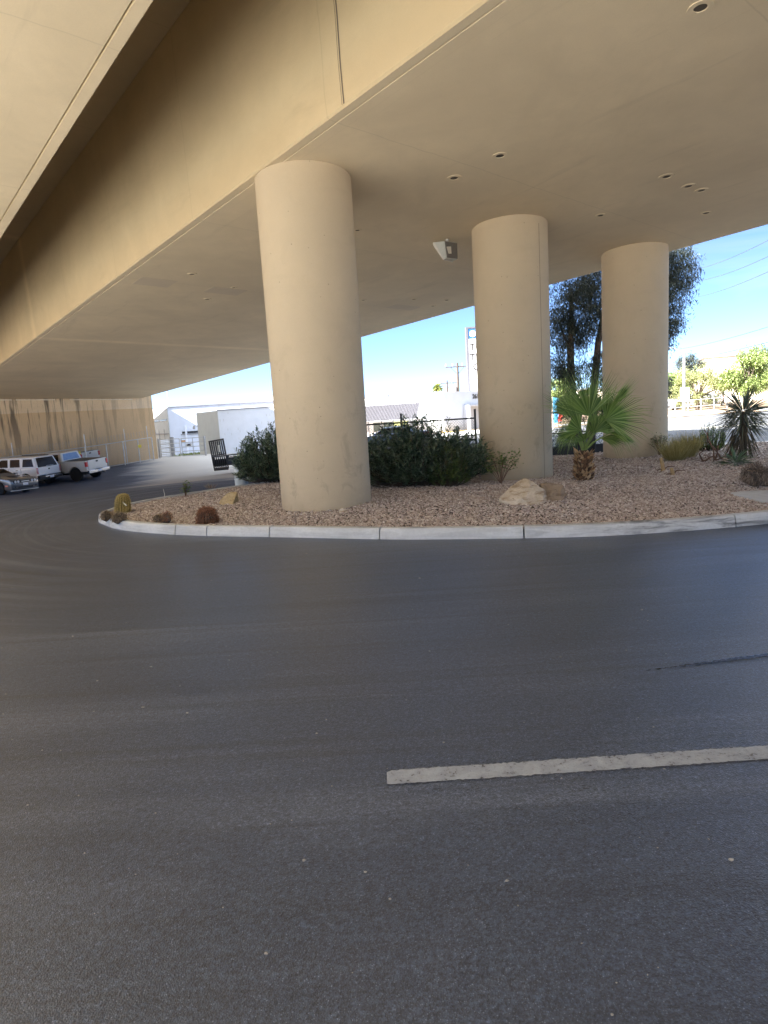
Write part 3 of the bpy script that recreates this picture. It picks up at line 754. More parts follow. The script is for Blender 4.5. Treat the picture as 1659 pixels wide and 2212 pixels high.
V = [Vector(v) for v in ((-.05, -.165, -.085), (.215, .15, -.085), (.215, .15, -.45), (-.01, -.165, -.465))]; d = Vector((.012, -.012, 0)); m = MB(); m.add(V+[v+d for v in V], [(0, 1, 2, 3), (7, 6, 5, 4), (0, 4, 5, 1), (1, 5, 6, 2), (2, 6, 7, 3), (3, 7, 4, 0)]); m.build('back_plate', m_fixd, fx)
m = MB(); m.add([(0.0, -.16, -.21), (.09, -.055, -.19), (.10, -.06, -.36), (.03, -.14, -.37), (.0, -.22, -.22), (.10, -.115, -.20), (.10, -.12, -.36), (.03, -.19, -.37)], [(0, 1, 2, 3), (7, 6, 5, 4), (0, 4, 5, 1), (1, 5, 6, 2), (2, 6, 7, 3), (3, 7, 4, 0)]); m.build('bracket', m_lid, fx, .006)

# ================================================================== PLANTS (leaf builders)
def leaves(P, D, L, W, droop=0.25, fold=0.25, up=None):
    """lance-shaped leaves: base P (n,3), direction D (n,3), length L, width W -> verts, quads"""
    n = len(P); D = D/np.linalg.norm(D, axis=1)[:, None]
    ref = np.tile([0, 0, 1.0], (n, 1)) if up is None else up
    ref = ref + rng.normal(0, .25, (n, 3))
    Sd = np.cross(D, ref); Sd /= np.maximum(np.linalg.norm(Sd, axis=1), 1e-6)[:, None]; Nn = np.cross(Sd, D)
    L = np.broadcast_to(L, n)[:, None]; W = np.broadcast_to(W, n)[:, None]; dr = np.array([0, 0, -1.0])*droop*L
    b = P; m1 = P + D*L*.45 + dr*.2; tip = P + D*L + dr
    l = m1 - Sd*W/2 + Nn*W*fold; r = m1 + Sd*W/2 + Nn*W*fold
    V = np.stack([b, r, m1 + (tip-m1)*.02, l, tip], 1)  # base, right, mid, left, tip
    F = np.array([[0, 1, 2, 3], [2, 1, 4, 3]])
    F = (F[None] + 5*np.arange(n)[:, None, None]).reshape(-1, 4)
    return V.reshape(-1, 3), F
def randdir(n, zlo=-.2, zhi=1.0):
    a = rng.uniform(0, 2*math.pi, n); z = rng.uniform(zlo, zhi, n); r = np.sqrt(np.maximum(0, 1-z*z)); return np.c_[r*np.cos(a), r*np.sin(a), z]
def whorl_bush(n_shoots, rx, ry, h, leafL, leafW, per=16, spread=1.0, base_r=.3, topn=1.0, gap=.0, lean=(0, 0)):
    """upright shoots with leaf whorls; returns leaf verts/faces and stem MB (local coordinates)"""
    LP, LD, LL = [], [], []; st = MB()
    for i in range(n_shoots):
        a = rng.uniform(0, 6.283); rr = math.sqrt(rng.random()); ex, ey = math.cos(a)*rr*rx, math.sin(a)*rr*ry
        hh = h*(1-.50*rr**2.0)*rng.uniform(.68, 1.08)
        low = rng.random() < .5
        if low: hh *= rng.uniform(.25, .8)
        b = np.array([ex*base_r, ey*base_r, 0]); t = np.array([ex+lean[0]*hh, ey+lean[1]*hh, hh])
        mid = b*.45+t*.55+np.array([ex*.12, ey*.12, 0])
        if i % 3 == 0: st.tube([b, mid, t], [.012, .008, .004], 5)
        ax_ = t-mid; ax_ /= np.linalg.norm(ax_)
        k = per; f = np.linspace(0, 1, k)**.8
        seg = min(.42, hh*.6)
        for q in f:
            p = t - ax_*seg*(1-q); LP.append(p)
            d = randdir(1, -.15, .75)[0]; d = d*spread*(1.25-q*.45) + ax_*(.2+.45*q); LD.append(d); LL.append(leafL*rng.uniform(.65, 1.15))
    LP, LD, LL = np.array(LP), np.array(LD), np.array(LL)
    return leaves(LP, LD, LL, leafW, .18), st
def bush(name, loc, label, cat, mat, n, rx, ry, h, L, W, rz=0, group=None, **kw):
    o = thing(name, loc, label, cat, group, rz); (V, F), st = whorl_bush(n, rx, ry, h, L, W, **kw)
    st.build('stems', m_bark, o, smooth=True); np_obj('foliage', V, F, mat, o); return o

# oleander hedge -------------------------------------------------------------
p = on(572, 1058); bush('oleander_bush', (p[0]+.15, p[1]+.9, bedz(p[0], p[1])-.05), 'dark green oleander bush beside the white drum, left of the nearest column', 'bush', m_ole, 640, 1.15, .9, 1.60, .17, .034, per=17, group='oleander bushes behind the gravel bed')
p = bp(900, 1058); bush('oleander_bush', (p[0]+.1, p[1]+.8, p[2]-.05), 'wide dark oleander bush between the left and middle columns', 'bush', m_ole, 980, 1.75, .8, 1.56, .17, .034, per=17, group='oleander bushes behind the gravel bed')
p = bp(970, 1052); bush('green_shrub', (p[0], p[1]+.1, p[2]-.02), 'lighter green low shrub in front of the wide oleander bush', 'shrub', m_lolive, 260, .52, .4, .95, .07, .022, per=18)
p = bp(985, 1045); bush('oleander_bush', (p[0]-.1, p[1]+1.3, p[2]-.1), 'sparse young oleander with open twigs beside the black fence post', 'bush', m_ole, 80, .85, .5, 1.60, .15, .028, per=16, group='oleander bushes behind the gravel bed')
# small plants ---------------------------------------------------------------
def leggy(name, loc, label, cat, mat, n, r, h, L, W, per=22):
    o = thing(name, loc, label, cat); st = MB(); LP, LD = [], []
    for i in range(n):
        a = rng.uniform(0, 6.283); rr = r*rng.uniform(.2, 1); t = np.array([math.cos(a)*rr, math.sin(a)*rr*.7, h*rng.uniform(.45, 1)])
        m_ = t*np.array([.45, .45, .6]); st.tube([(0, 0, 0), m_, t], [.008, .006, .003], 5)
        for k in range(per):
            q = rng.uniform(.0, 1)**.5; LP.append(m_+(t-m_)*q+rng.normal(0, .045, 3)); LD.append(randdir(1, -.3, .8)[0])
    V, F = leaves(np.array(LP), np.array(LD), rng.uniform(.6, 1.2, len(LP))*L, W, .15)
    st.build('stems', m_twig, o, smooth=True); np_obj('foliage', V, F, mat, o); return o
p = bp(1082, 1046); leggy('young_shrub', p, 'small loose green shrub with thin bare stems before the middle column', 'shrub', m_bright, 15, .62, .80, .075, .045)
p = bp(401, 1073); leggy('seedling', p, 'small leafy green seedling near the back kerb of the gravel bed', 'plant', m_bright, 9, .15, .36, .09, .04, 9)
p = bp(1425, 985); leggy('young_shrub', p, 'small spindly shrub at the right foot of the column behind the fan palm', 'shrub', m_lolive, 16, .30, .62, .055, .028, 20)
p = bp(1543, 975); bush('round_shrub', (p[0], p[1]+.25, p[2]-.02), 'rounded leafy green shrub beside the tall yucca', 'shrub', m_bright, 170, .46, .4, .78, .06, .030, per=16, base_r=.5)
def tuft(name, loc, label, cat, mat, n, r, h, W=.008, spread=.55):
    o = thing(name, loc, label, cat); a = rng.uniform(0, 6.283, n); rr = np.sqrt(rng.random(n))*r
    P = np.c_[np.cos(a)*rr, np.sin(a)*rr, np.zeros(n)]; D = np.c_[np.cos(a)*rr/r*spread, np.sin(a)*rr/r*spread, np.ones(n)]+rng.normal(0, .14, (n, 3))
    V, F = leaves(P, D, h*rng.uniform(.5, 1.1, n), W, .14, .1); np_obj('blades', V, F, mat, o); return o
p = bp(1458, 996); tuft('grass_clump', p, 'dry yellow-green ornamental grass clump, left half of a pair', 'grass', m_grass, 900, .22, .72, .009)
p = bp(1483, 990); tuft('grass_clump', p+Vector((.06, .1, 0)), 'taller yellow-green ornamental grass clump, right half of a pair', 'grass', m_grass, 900, .20, .86, .009, .4)
p = bp(455, 1056); tuft('dry_weed', p, 'thin bleached dry weed tuft by the back kerb', 'weed', m_shag, 90, .10, .24, .006, .9)
def sticks(name, loc, label, cat, n, r, h, mat, rad=.014):
    o = thing(name, loc, label, cat); m = MB()
    for i in range(n):
        a = rng.uniform(0, 6.283); t = Vector((math.cos(a)*r*rng.uniform(.3, 1), math.sin(a)*r*.6, h*rng.uniform(.3, 1))); k = rng.uniform(.5, 1.2)
        m1 = t*.5+Vector(rng.normal(0, .04, 3)); m.tube([(0, 0, -.02), m1, t], [rad*k, rad*.7*k, rad*.35*k], 6)
        for j in range(3):
            s_ = m1.lerp(t, rng.uniform(0, .9)); m.tube([s_, s_+Vector((rng.normal(0, .12), rng.normal(0, .1), rng.uniform(.02, .2)))], [rad*.4*k, rad*.15*k], 5)
    m.build('branches', mat, o, smooth=True); return o
p = bp(1545, 997)
o = thing('dead_shrub', p, 'leafless brown dead shrub with two bare leaning stems', 'shrub'); m = MB()
for pts in ([(-.02, 0, 0), (-.05, 0, .30), (-.24, .05, .78)], [(.16, 0, .05), (-.02, .02, .33), (-.18, .04, .50), (-.16, .04, .82)], [(-.3, -.05, .02), (-.1, 0, .12), (.05, .0, .1)], [(.0, 0, .02), (.2, -.05, .12), (.34, 0, .32)], [(0, 0, .05), (.1, .1, .2), (.12, .1, .42)], [(-.25, .1, .02), (-.34, .1, .2), (-.2, .1, .3)]):
    m.tube(pts, [.022]+[.016]*(len(pts)-2)+[.008], 7)
for i in range(26):
    a = Vector((rng.uniform(-.35, .4), rng.uniform(-.15, .15), rng.uniform(0, .15))); m.tube([a, a+Vector((rng.normal(0, .16), rng.normal(0, .1), rng.uniform(.0, .12)))], [.006, .003], 4)
m.build('branches', m_twig, o, smooth=True)
def stump(u, v, h, lean, label):
    p = bp(u, v); o = thing('stump', p, label, 'stump', group='cut shrub stumps in the gravel'); m = MB()
    m.tube([(0, 0, -.03), (lean*.4, 0, h*.5), (lean, .02, h)], [.05, .042, .036], 9); m.build('wood', m_stumpc, o, smooth=True)
    m = MB(); m.tube([(0, 0, .03), (.1, .02, .10), (.26, .0, .09)], [.018, .014, .006], 6); m.tube([(.03, 0, .02), (-.1, -.04, .05), (-.16, -.03, .03)], [.014, .01, .005], 6); m.build('root_stub', m_twig, o, smooth=True)
stump(1433, 1018, .30, -.05, 'taller pale sawn-off stump standing in the gravel'); stump(1453, 1027, .16, -.02, 'shorter pale sawn-off stump to the right of the taller one')

# fan palm --------------------------------------------------------------------
def fan(parent, hub, outdir, axis, Rr, n=46, spread=150, mat=None, droop=.12, base=(0, 0, 0), rad=.016, fold=1.25, name='frond', cup=.0):
    """pleated fan blade; axis=midrib direction, outdir~blade normal"""
    hub = np.array(hub, float); a = np.array(axis, float); a /= np.linalg.norm(a); nrm = np.array(outdir, float); nrm -= a*nrm.dot(a); nrm /= np.linalg.norm(nrm); s_ = np.cross(nrm, a)
    V, F = [], []
    for i in range(n):
        f0 = (i/n-.5)*2; th0, th1 = R(spread)*(i/n*2-1), R(spread)*((i+1)/n*2-1); tm = (th0+th1)/2
        L = Rr*(1-.22*abs(f0)**2)*rng.uniform(.93, 1.05); r1 = L*.38
        d0, d1, dm = [a*math.cos(t)+s_*math.sin(t) for t in (th0, th1, tm)]
        tp = dm*L + nrm*cup*L + np.array([0, 0, -1.0])*droop*L*(1+rng.uniform(-.5, 1.0)) + s_*rng.normal(0, .012)*L
        pl = nrm*(.030*L*fold); k = len(V)
        m70 = dm*L*.74 + nrm*cup*L*.6 + np.array([0, 0, -1.0])*droop*L*.28; w70 = np.linalg.norm(d1-d0)*r1*.25
        V += [hub, hub+d0*r1+nrm*cup*L*.2, hub+dm*r1*1.02+pl+nrm*cup*L*.2, hub+d1*r1+nrm*cup*L*.2, hub+m70-s_*0+(d0-dm)/max(np.linalg.norm(d0-dm), 1e-6)*w70, hub+m70+(d1-dm)/max(np.linalg.norm(d1-dm), 1e-6)*w70, hub+tp]
        F += [(k, k+1, k+2), (k, k+2, k+3), (k+1, k+4, k+2), (k+2, k+5, k+3), (k+2, k+4, k+5), (k+4, k+6, k+5)]
    fr = np_obj(name, np.array(V), np.array(F), mat or m_frond, parent)
    m = MB(); b = Vector(base); h = Vector(hub); mid = b.lerp(h, .5)+Vector((0, 0, .05)); m.tube([b, mid, h, h+Vector(a)*Rr*.12], [rad*1.25, rad, rad*.8, rad*.2], 6); m.build('petiole', m_pet, fr, smooth=True)
    return fr
p = bp(1261, 1038)
palm = thing('fan_palm', p, 'young fan palm with a short shaggy trunk and green fan leaves in the gravel bed', 'palm')
pm = np.linalg.norm(np.array(p[:2])); sc = pm/FPX   # metres per photo pixel there
def pl(du, dv, dy=0.0): return np.array([du*sc, dy, dv*sc])
def trunk(parent):
    m = MB(); m.lathe([(.15, -.05), (.155, .15), (.125, .42), (.13, .55), (.07, .66)], 16); m.build('trunk', m_trunkp, parent, smooth=True)
    LP, LD, UP = [], [], []
    for i in range(190):
        z = i/190*.60; a = i*2.399+rng.normal(0, .1); r = .14 if z < .25 else .125
        LP.append((math.cos(a)*r*.9, math.sin(a)*r*.9, z)); LD.append((math.cos(a)*.85, math.sin(a)*.85, .8+rng.normal(0, .35))); UP.append((math.cos(a), math.sin(a), .2))
    V, F = leaves(np.array(LP), np.array(LD), rng.uniform(.10, .20, 190), rng.uniform(.05, .09, 190), -.05, .2, up=np.array(UP)); np_obj('leaf_bases', V, F, m_boot, parent)
trunk(palm)
B = (0, 0, .62)
fan(palm, pl(8, 132, -.16), (-.25, -1, .25), (-.20, -.10, 1), 1.12, 42, 66, base=B, droop=.0, cup=-.03)
fan(palm, pl(44, 122, -.05), (.05, -1, .45), (.93, -.05, .36), 1.05, 46, 76, base=B, droop=.10, cup=-.03)
fan(palm, pl(-8, 104, -.10), (-.3, -1, .3), (-.80, -.2, .48), .82, 34, 66, base=B, droop=.12)
fan(palm, pl(14, 98, -.22), (0, -1, .3), (.25, -.35, .9), .52, 30, 70, base=B, droop=.05, mat=m_bright)
fan(palm, pl(30, 100, .05), (.2, -.8, .4), (.55, .1, .7), .85, 36, 70, base=B, droop=.10)
fan(palm, pl(24, 138, .22), (.2, 1, .3), (.30, .25, 1), .92, 34, 62, base=B, droop=.08)
fan(palm, pl(60, 146, .15), (.6, -.6, .3), (.80, .1, .74), .95, 14, 15, base=B, droop=.0)
fan(palm, pl(-14, 132, .2), (-.5, .8, .3), (-.42, .2, .95), .98, 34, 58, base=B, droop=.06)
fan(palm, pl(-4, 84, -.25), (-.3, -1, .3), (-.40, -.3, .75), .40, 26, 75, base=B, droop=.08, mat=m_bright)
fan(palm, pl(30, 86, -.2), (.2, -.6, .9), (.80, -.30, -.10), .66, 18, 45, base=B, droop=.34, mat=m_bright)
fan(palm, pl(52, 96, -.1), (.3, -.4, .9), (.85, -.1, -.25), .72, 22, 50, base=B, droop=.30)
fan(palm, pl(-20, 96, -.05), (-.4, -.4, .8), (-.85, -.2, -.02), .50, 20, 60, base=B, droop=.45)
fan(palm, pl(-10, 90, .12), (.1, .6, .7), (-.5, .7, -.05), .55, 20, 60, base=B, droop=.5)
fan(palm, pl(40, 110, .15), (.2, .6, .7), (.6, .7, .25), .75, 26, 70, base=B, droop=.25)

# yucca, pup ------------------------------------------------------------------
def rosette(parent, name, c, n, L, W, zlo, zhi, mat, droop=.15):
    D = randdir(n, zlo, zhi); P = np.tile(np.array(c, float), (n, 1))+D*.04; V, F = leaves(P, D, L*rng.uniform(.7, 1.08, n), W, droop, .3); return np_obj(name, V, F, mat, parent)
p = bp(1606, 992); yk = thing('yucca', p+Vector((.25, .5, 0)), 'tall dark yucca with stiff pointed leaves over a drooping skirt', 'yucca')
m = MB(); m.tube([(0, 0, -.05), (.03, 0, .5), (.0, 0, 1.15)], [.10, .09, .08], 10); m.build('trunk', m_bark, yk, smooth=True)
rosette(yk, 'crown', (0, 0, 1.12), 170, .88, .032, -.30, 1.0, m_yucca, .08)
n = 260; a = rng.uniform(0, 6.283, n); z = rng.uniform(.75, 1.2, n); P = np.c_[np.cos(a)*.08, np.sin(a)*.08, z]; D = np.c_[np.cos(a)*.62, np.sin(a)*.62, rng.uniform(-.1, .5, n)]
V, F = leaves(P, D, rng.uniform(.55, .9, n), .028, .55, .2); np_obj('skirt', V, F, m_yucca, yk)
n = 120; a = rng.uniform(0, 6.283, n); z = rng.uniform(.3, .95, n); P = np.c_[np.cos(a)*.09, np.sin(a)*.09, z]; D = np.c_[np.cos(a)*.5, np.sin(a)*.5, rng.uniform(-.9, -.2, n)]
V, F = leaves(P, D, rng.uniform(.4, .7, n), .034, .45, .2); np_obj('dead_skirt', V, F, m_yuccad, yk)
p = bp(1588, 1004); o = thing('yucca_pup', p, 'small green yucca with spreading narrow leaves in front of the tall yucca', 'yucca'); rosette(o, 'leaves', (0, 0, .02), 75, .62, .032, .02, 1, m_pup, .28)

# cacti -----------------------------------------------------------------------
def barrel(name, loc, label, r, h, ribs, skin, spine, lean=(0, 0), dens=26, slen=.035, cat='cactus', group=None, shag=0.0):
    o = thing(name, loc, label, cat, group); V, F = [], []; nu, nv = ribs*6, 18
    def pt(t_, w, out=0.0):
        zz = math.sin(w); rr = math.cos(w) ; prof_ = rr**.55 if w > 0 else (.82+.18*math.cos(w*1.3))
        k = (1-.20*(.5-.5*math.cos(ribs*t_))*1.0)
        R_ = r*prof_*k+out; z = h*(.30+.70*zz) if w > 0 else h*.30*(1+w/1.0)
        return (math.cos(t_)*R_+lean[0]*z, math.sin(t_)*R_+lean[1]*z, z)
    ws = np.linspace(-1.0, math.pi/2-.02, nv)
    for w in ws:
        for k in range(nu): V.append(pt(2*math.pi*k/nu, w))
    for i in range(nv-1):
        for k in range(nu): F.append((i*nu+k, i*nu+(k+1) % nu, (i+1)*nu+(k+1) % nu, (i+1)*nu+k))
    mesh_obj('body', V, F, skin, o, smooth=True)
    P, D = [], []
    for kr in range(ribs):
        t_ = 2*math.pi*kr/ribs
        for w in np.linspace(-.9, 1.5, dens):
            b = np.array(pt(t_, w)); nr = np.array([math.cos(t_)*math.cos(max(w, 0)), math.sin(t_)*math.cos(max(w, 0)), math.sin(max(w, 0))+.05])
            for q in range(9): P.append(b+rng.normal(0, .003+shag*.02, 3)); D.append(nr*.7+rng.normal(0, .55, 3))
    P, D = np.array(P), np.array(D); V, F = leaves(P, D, slen*rng.uniform(.6, 1.3, len(P)), .0075+shag*.002, .05, 0); so = np_obj('spines', V, F, spine, o); return o
p = bp(265, 1108); barrel('barrel_cactus', p, 'golden barrel cactus with vertical ribs near the kerb corner', .155, .385, 17, m_cactus, m_spine, lean=(.12, 0))
m = MB(); q = p+Vector((.10, -.13, .22)); m.tube([q, q+Vector((.06, -.02, -.05))], [.012, .016], 6); m.tube([q+Vector((-.02, 0, .03)), q], [.006, .012], 6); tag(m.build('cactus_fruit', m_drum), 'pale dried fruit sticking out of the golden barrel cactus', 'fruit')
def shaggy(u, v, r, h, label, mat, n=900, name='dried_cactus', lobes=3):
    p = bp(u, v); o = thing(name, p, label, 'cactus', 'shaggy cacti along the front kerb' if name == 'dried_cactus' else None); P, D = [], []
    C_ = [(rng.uniform(-.5, .5)*r, rng.uniform(-.3, .3)*r, h*rng.uniform(.35, .55)) for _ in range(lobes)]; m = MB()
    for c in C_:
        rr = r*.62; zt = h*.5
        V = [(c[0]+x*rr, c[1]+y*rr*.8, max(-.02, c[2]+z*zt)) for x, y, z in ICO*(1+rng.uniform(-.15, .15, (12, 1)))]; m.add(V, [tuple(f) for f in ICF])
        d = randdir(n//lobes, -.3, 1); P += list(np.array(c)+d*np.array([rr, rr*.8, zt])*.97); D += list(d*.6+rng.normal(0, .5, d.shape))
    m.build('body', m_bark, o, smooth=True); V, F = leaves(np.array(P), np.array(D), r*.36*rng.uniform(.4, 1.2, len(P)), .009, .3, 0); np_obj('spines', V, F, mat, o)
shaggy(236, 1124, .165, .19, 'low shaggy straw-coloured dried cactus at the kerb corner, far left', m_shag)
shaggy(261, 1130, .17, .21, 'shaggy grey-brown dried cactus right below the golden barrel cactus', m_shag)
shaggy(345, 1132, .14, .17, 'low tan dried cactus clump touching a taller red-brown one', m_shag, 700)
shaggy(362, 1132, .12, .24, 'taller red-brown shaggy cactus joined to a low tan clump', m_rspine, 700, lobes=2)
p = bp(449, 1131); barrel('barrel_cactus', p, 'small round red-spined barrel cactus behind the front kerb', .165, .25, 18, m_bark, m_rspine, slen=.055, shag=.6)
shaggy(1640, 1052, .30, .40, 'spiny dark hedgehog cactus clump at the right edge of the gravel bed', m_gspine, 2600, 'hedgehog_cactus', 4)

# rocks -----------------------------------------------------------------------
def rock(name, loc, label, pts, mat, rz=0, sub=2, amp=.03):
    o_ = bmesh.new(); vs_ = [o_.verts.new(p) for p in pts]; r = bmesh.ops.convex_hull(o_, input=vs_)
    bmesh.ops.delete(o_, geom=[g for g in r['geom_interior'] if isinstance(g, bmesh.types.BMVert)], context='VERTS')
    bmesh.ops.bevel(o_, geom=o_.edges[:], offset=.008, segments=1, affect='EDGES'); bmesh.ops.triangulate(o_, faces=o_.faces[:])
    for _ in range(sub): bmesh.ops.subdivide_edges(o_, edges=o_.edges[:], cuts=1, use_grid_fill=True)
    from mathutils import noise as mn
    for v in o_.verts: v.co += v.normal*(amp*.6*mn.fractal(v.co*7, .8, 2.0, 5)) if v.normal.length else Vector()
    bmesh.ops.recalc_face_normals(o_, faces=o_.faces[:])
    me = bpy.data.meshes.new(name); o_.to_mesh(me); o_.free(); me.materials.append(mat); ob = bpy.data.objects.new(name, me); COL.objects.link(ob); ob.location = loc; ob.rotation_euler = (0, 0, rz)
    return tag(ob, label, 'rock')
p = bp(1138, 1083); k = np.hypot(p[0], p[1])/FPX
def pk(k, L): return [(x*k, y, z*k) for x, y, z in L]
rock('boulder', p, 'large angular tan sandstone boulder in front of the middle column', pk(k, [(-58, 0, -4), (-58, .02, 10), (-50, -.15, 8), (-40, -.3, -6), (-26, .25, 30), (-4, .2, 46), (6, .15, 47), (4, -.16, 36), (20, -.05, 36), (34, -.12, 26), (50, .1, 12), (52, .1, -4), (22, -.42, -6), (-8, -.44, -4), (-50, .4, -6), (45, .5, -6), (-16, -.34, 12), (26, -.30, 10)]), m_rock)
p = bp(1200, 1079); rock('boulder', p, 'low dark brown boulder tucked behind the large tan boulder', pk(k, [(-30, 0, 0), (-28, .1, 34), (-5, .1, 36), (16, .05, 30), (24, -.05, 10), (26, .1, -4), (0, -.25, -4), (-25, -.2, -4), (20, .4, -4), (-20, .5, 26), (10, .45, 24)]), m_rock3)
p = bp(492, 1089); k2 = np.hypot(p[0], p[1])/FPX; rock('boulder', p, 'golden slab-like rock tilted in the gravel left of the nearest column', pk(k2, [(-20, 0, -2), (-15, -.05, 9), (-2, .05, 22), (6, .1, 25), (20, .1, 24), (20, .0, 18), (14, -.05, 2), (10, -.1, -4), (-15, -.1, -4), (18, .3, -4), (-12, .3, -4)]), m_rock2, amp=.012)
p = bp(741, 1108); rock('stone', p, 'fist-sized pale stone at the foot of the nearest column', [(-.09, 0, -.02), (-.07, .03, .06), (0, .0, .10), (.07, 0, .07), (.1, 0, -.02), (0, -.08, -.02), (.02, -.05, .05), (0, .08, -.02), (-.03, .06, .08)], m_rock, amp=.01)
# flat slab at right
sl = [bp(u, v) for u, v in ((1578, 1068), (1600, 1065), (1700, 1061), (1700, 1098), (1640, 1085), (1612, 1078), (1590, 1073))]
m = MB(); m.prism([(q.x, q.y) for q in sl], lambda q: Vector((q[0], q[1], .05)), lambda q: Vector((q[0], q[1], bedz(*q)+.035)))
tag(m.build('concrete_slab', m_slab, bevel=.01), 'flat grey concrete slab set into the gravel at the right edge', 'slab')
# twig
m = MB(); q = bp(355, 1078); m.tube([q, q+Vector((.02, 0, .12)), q+Vector((.0, 0, .25))], [.006, .006, .004], 5); tag(m.build('stake', m_drum), 'thin pale stake standing by the back kerb of the gravel bed', 'stake')

# trees -------------------------------------------------------------------------
def tree(name, loc, label, cat, limbs, blobs, n, L, W, mat, hang=.0, group=None, rz=0):
    o = thing(name, loc, label, cat, group, rz); m = MB()
    for pts, rs in limbs: m.tube(pts, rs, 9)
    m.build('trunk', m_bark, o, smooth=True)
    wts = np.array([b[3]*b[4]*b[5] for b in blobs])**.75; wts /= wts.sum(); P, D = [], []
    for b, w in zip(blobs, wts):
        nn = int(n*w); ncl = max(6, nn//38); d = randdir(ncl, -1, 1); rr = rng.random(ncl)**.45
        C_ = np.array(b[:3])+d*rr[:, None]*np.array(b[3:6])
        for c in C_:
            k = 38; q = rng.normal(0, 1, (k, 3))*np.array([.12, .12, .16])*(b[3]**.5)*1.2; P.append(c+q+np.array([0, 0, -hang])*np.abs(q[:, 2:3])); dd = randdir(k, -.8, .6); dd[:, 2] -= hang; D.append(dd)
    P, D = np.concatenate(P), np.concatenate(D); V, F = leaves(P, D, L*rng.uniform(.6, 1.2, len(P)), W, .25); np_obj('crown', V, F, mat, o); return o
T0 = np.array([8.6, 25.0]); tz = g1(*T0)
def tp(u, v, dy=0): q = at(u, v, T0[1]+dy); return (q[0]-T0[0], dy, q[2]-tz)
tree('gum_tree', (T0[0], T0[1], tz), 'tall dark gum tree with two trunks and drooping narrow leaves behind the right column', 'tree',
     [([tp(1262, 1010), tp(1238, 880), tp(1232, 760), tp(1235, 640)], [.19, .16, .13, .07]), ([tp(1275, 1010), tp(1282, 850), tp(1292, 740), tp(1320, 600), tp(1350, 520)], [.17, .14, .12, .09, .05]),
      ([tp(1292, 740), tp(1360, 640), tp(1440, 600)], [.09, .06, .03]), ([tp(1232, 760), tp(1205, 690)], [.06, .03]), ([tp(1300, 700), tp(1400, 680), tp(1450, 690)], [.06, .04, .02])],
     [(*tp(1240, 640), .95, 1.0, .8), (*tp(1225, 720, .3), .85, .9, .8), (*tp(1290, 660), .75, .9, .8), (*tp(1280, 600), 1.0, 1, .55), (*tp(1235, 800), .65, .7, .75), (*tp(1290, 790), .45, .6, .7), (*tp(1228, 880), .55, .6, .5), (*tp(1205, 690), .5, .6, .6), (*tp(1203, 790), .45, .5, .6), (*tp(1260, 870), .6, .6, .6), (*tp(1295, 900), .45, .5, .5), (*tp(1265, 720), .6, .6, .6),
      (*tp(1462, 585), .72, 1.0, .75), (*tp(1440, 640), .95, 1.0, .8), (*tp(1448, 700), .55, .8, .6), (*tp(1425, 745), .40, .6, .35), (*tp(1440, 545), .85, 1, .5), (*tp(1380, 560), 1.2, 1, .8), (*tp(1370, 680), 1.0, 1, 1.0), (*tp(1436, 838), .22, .4, .55), (*tp(1215, 950), .55, .7, .55), (*tp(1270, 965), .6, .7, .55), (*tp(1340, 840), .9, .8, 1.2)],
     62000, .15, .028, m_euc, hang=.5)
def round_tree(loc, label, R_, H, th, mat, n=9000, L=.26, W=.12, seed=0, group='green trees across the street', sx=1.0, name='shade_tree'):
    lm = [([(0, 0, -.2), (.05, 0, th*.6), (.0, 0, th)], [.18, .14, .12])]; bl = []
    for i in range(13):
        a = i*2.4; rr = R_*.62*(.35+.65*rng.random()); zf_ = rng.uniform(-.12, .90); rr *= (1.25-.8*abs(zf_-.45)); c = (math.cos(a)*rr*sx, math.sin(a)*rr*.8, th+(H-th)*zf_); s_ = R_*rng.uniform(.22, .52)
        bl.append((*c, s_*sx, s_, s_*.8)); lm.append(([(0, 0, th*.8), (c[0]*.5, c[1]*.5, (th+c[2])/2), (c[0], c[1], c[2])], [.09, .06, .025]))
    return tree(name, loc, label, 'tree', lm, bl, n, L, W, mat, group=group)
def treeat(u, vb, vt, Y, label, mat, R_, th=1.8, **kw):
    q = at(u, vb, Y); zt = at(u, vt, Y)[2]; z = g1(q[0], q[1]); return round_tree((q[0], q[1], z), label, R_, zt-z, th, mat, **kw)
treeat(1506, 880, 792, 58, 'loose olive-green tree right behind the street light pole', m_tree2, 2.7, th=1.1, n=9000, L=.2, W=.07)
treeat(1486, 880, 765, 74, 'taller grey-green tree whose top rises behind the street light pole', m_euc, 1.9, th=3.0, group=None, L=.22, W=.07)
treeat(1455, 882, 815, 66, 'yellow-green tree at the left of the street light pole', m_tree1, 2.2)
treeat(1612, 885, 768, 50, 'bushy lime-green tree above the tall yucca', m_tree1, 2.1, th=1.7, n=11000, L=.22, W=.09)
treeat(1668, 885, 752, 54, 'lime-green tree cut by the right edge of the picture', m_tree1, 2.3, th=1.9, n=10000, L=.22, W=.09)
treeat(1560, 880, 818, 64, 'sparse brownish-green tree right of the olive-green tree', m_tree2, 1.2, n=3500)
treeat(1203, 935, 800, 60, 'sunlit yellow-green tree seen through the gap beside the fan palm', m_tree1, 2.4)
# distant palm top
q = at(945, 838, 95); z = g1(q[0], q[1]); o = thing('palm_tree', (q[0], q[1], z), 'small distant palm whose fronds rise above the white shop roof', 'palm'); hh = q[2]-z
m = MB(); m.tube([(0, 0, 0), (0, 0, hh)], [.22, .18], 10); m.build('trunk', m_bark, o, smooth=True)
n = 130; D = randdir(n, -.5, 1); V, F = leaves(np.tile([0, 0, hh], (n, 1)), D, 1.25*rng.uniform(.7, 1.1, n), .22, .35, .2); np_obj('crown', V, F, m_frondt, o)

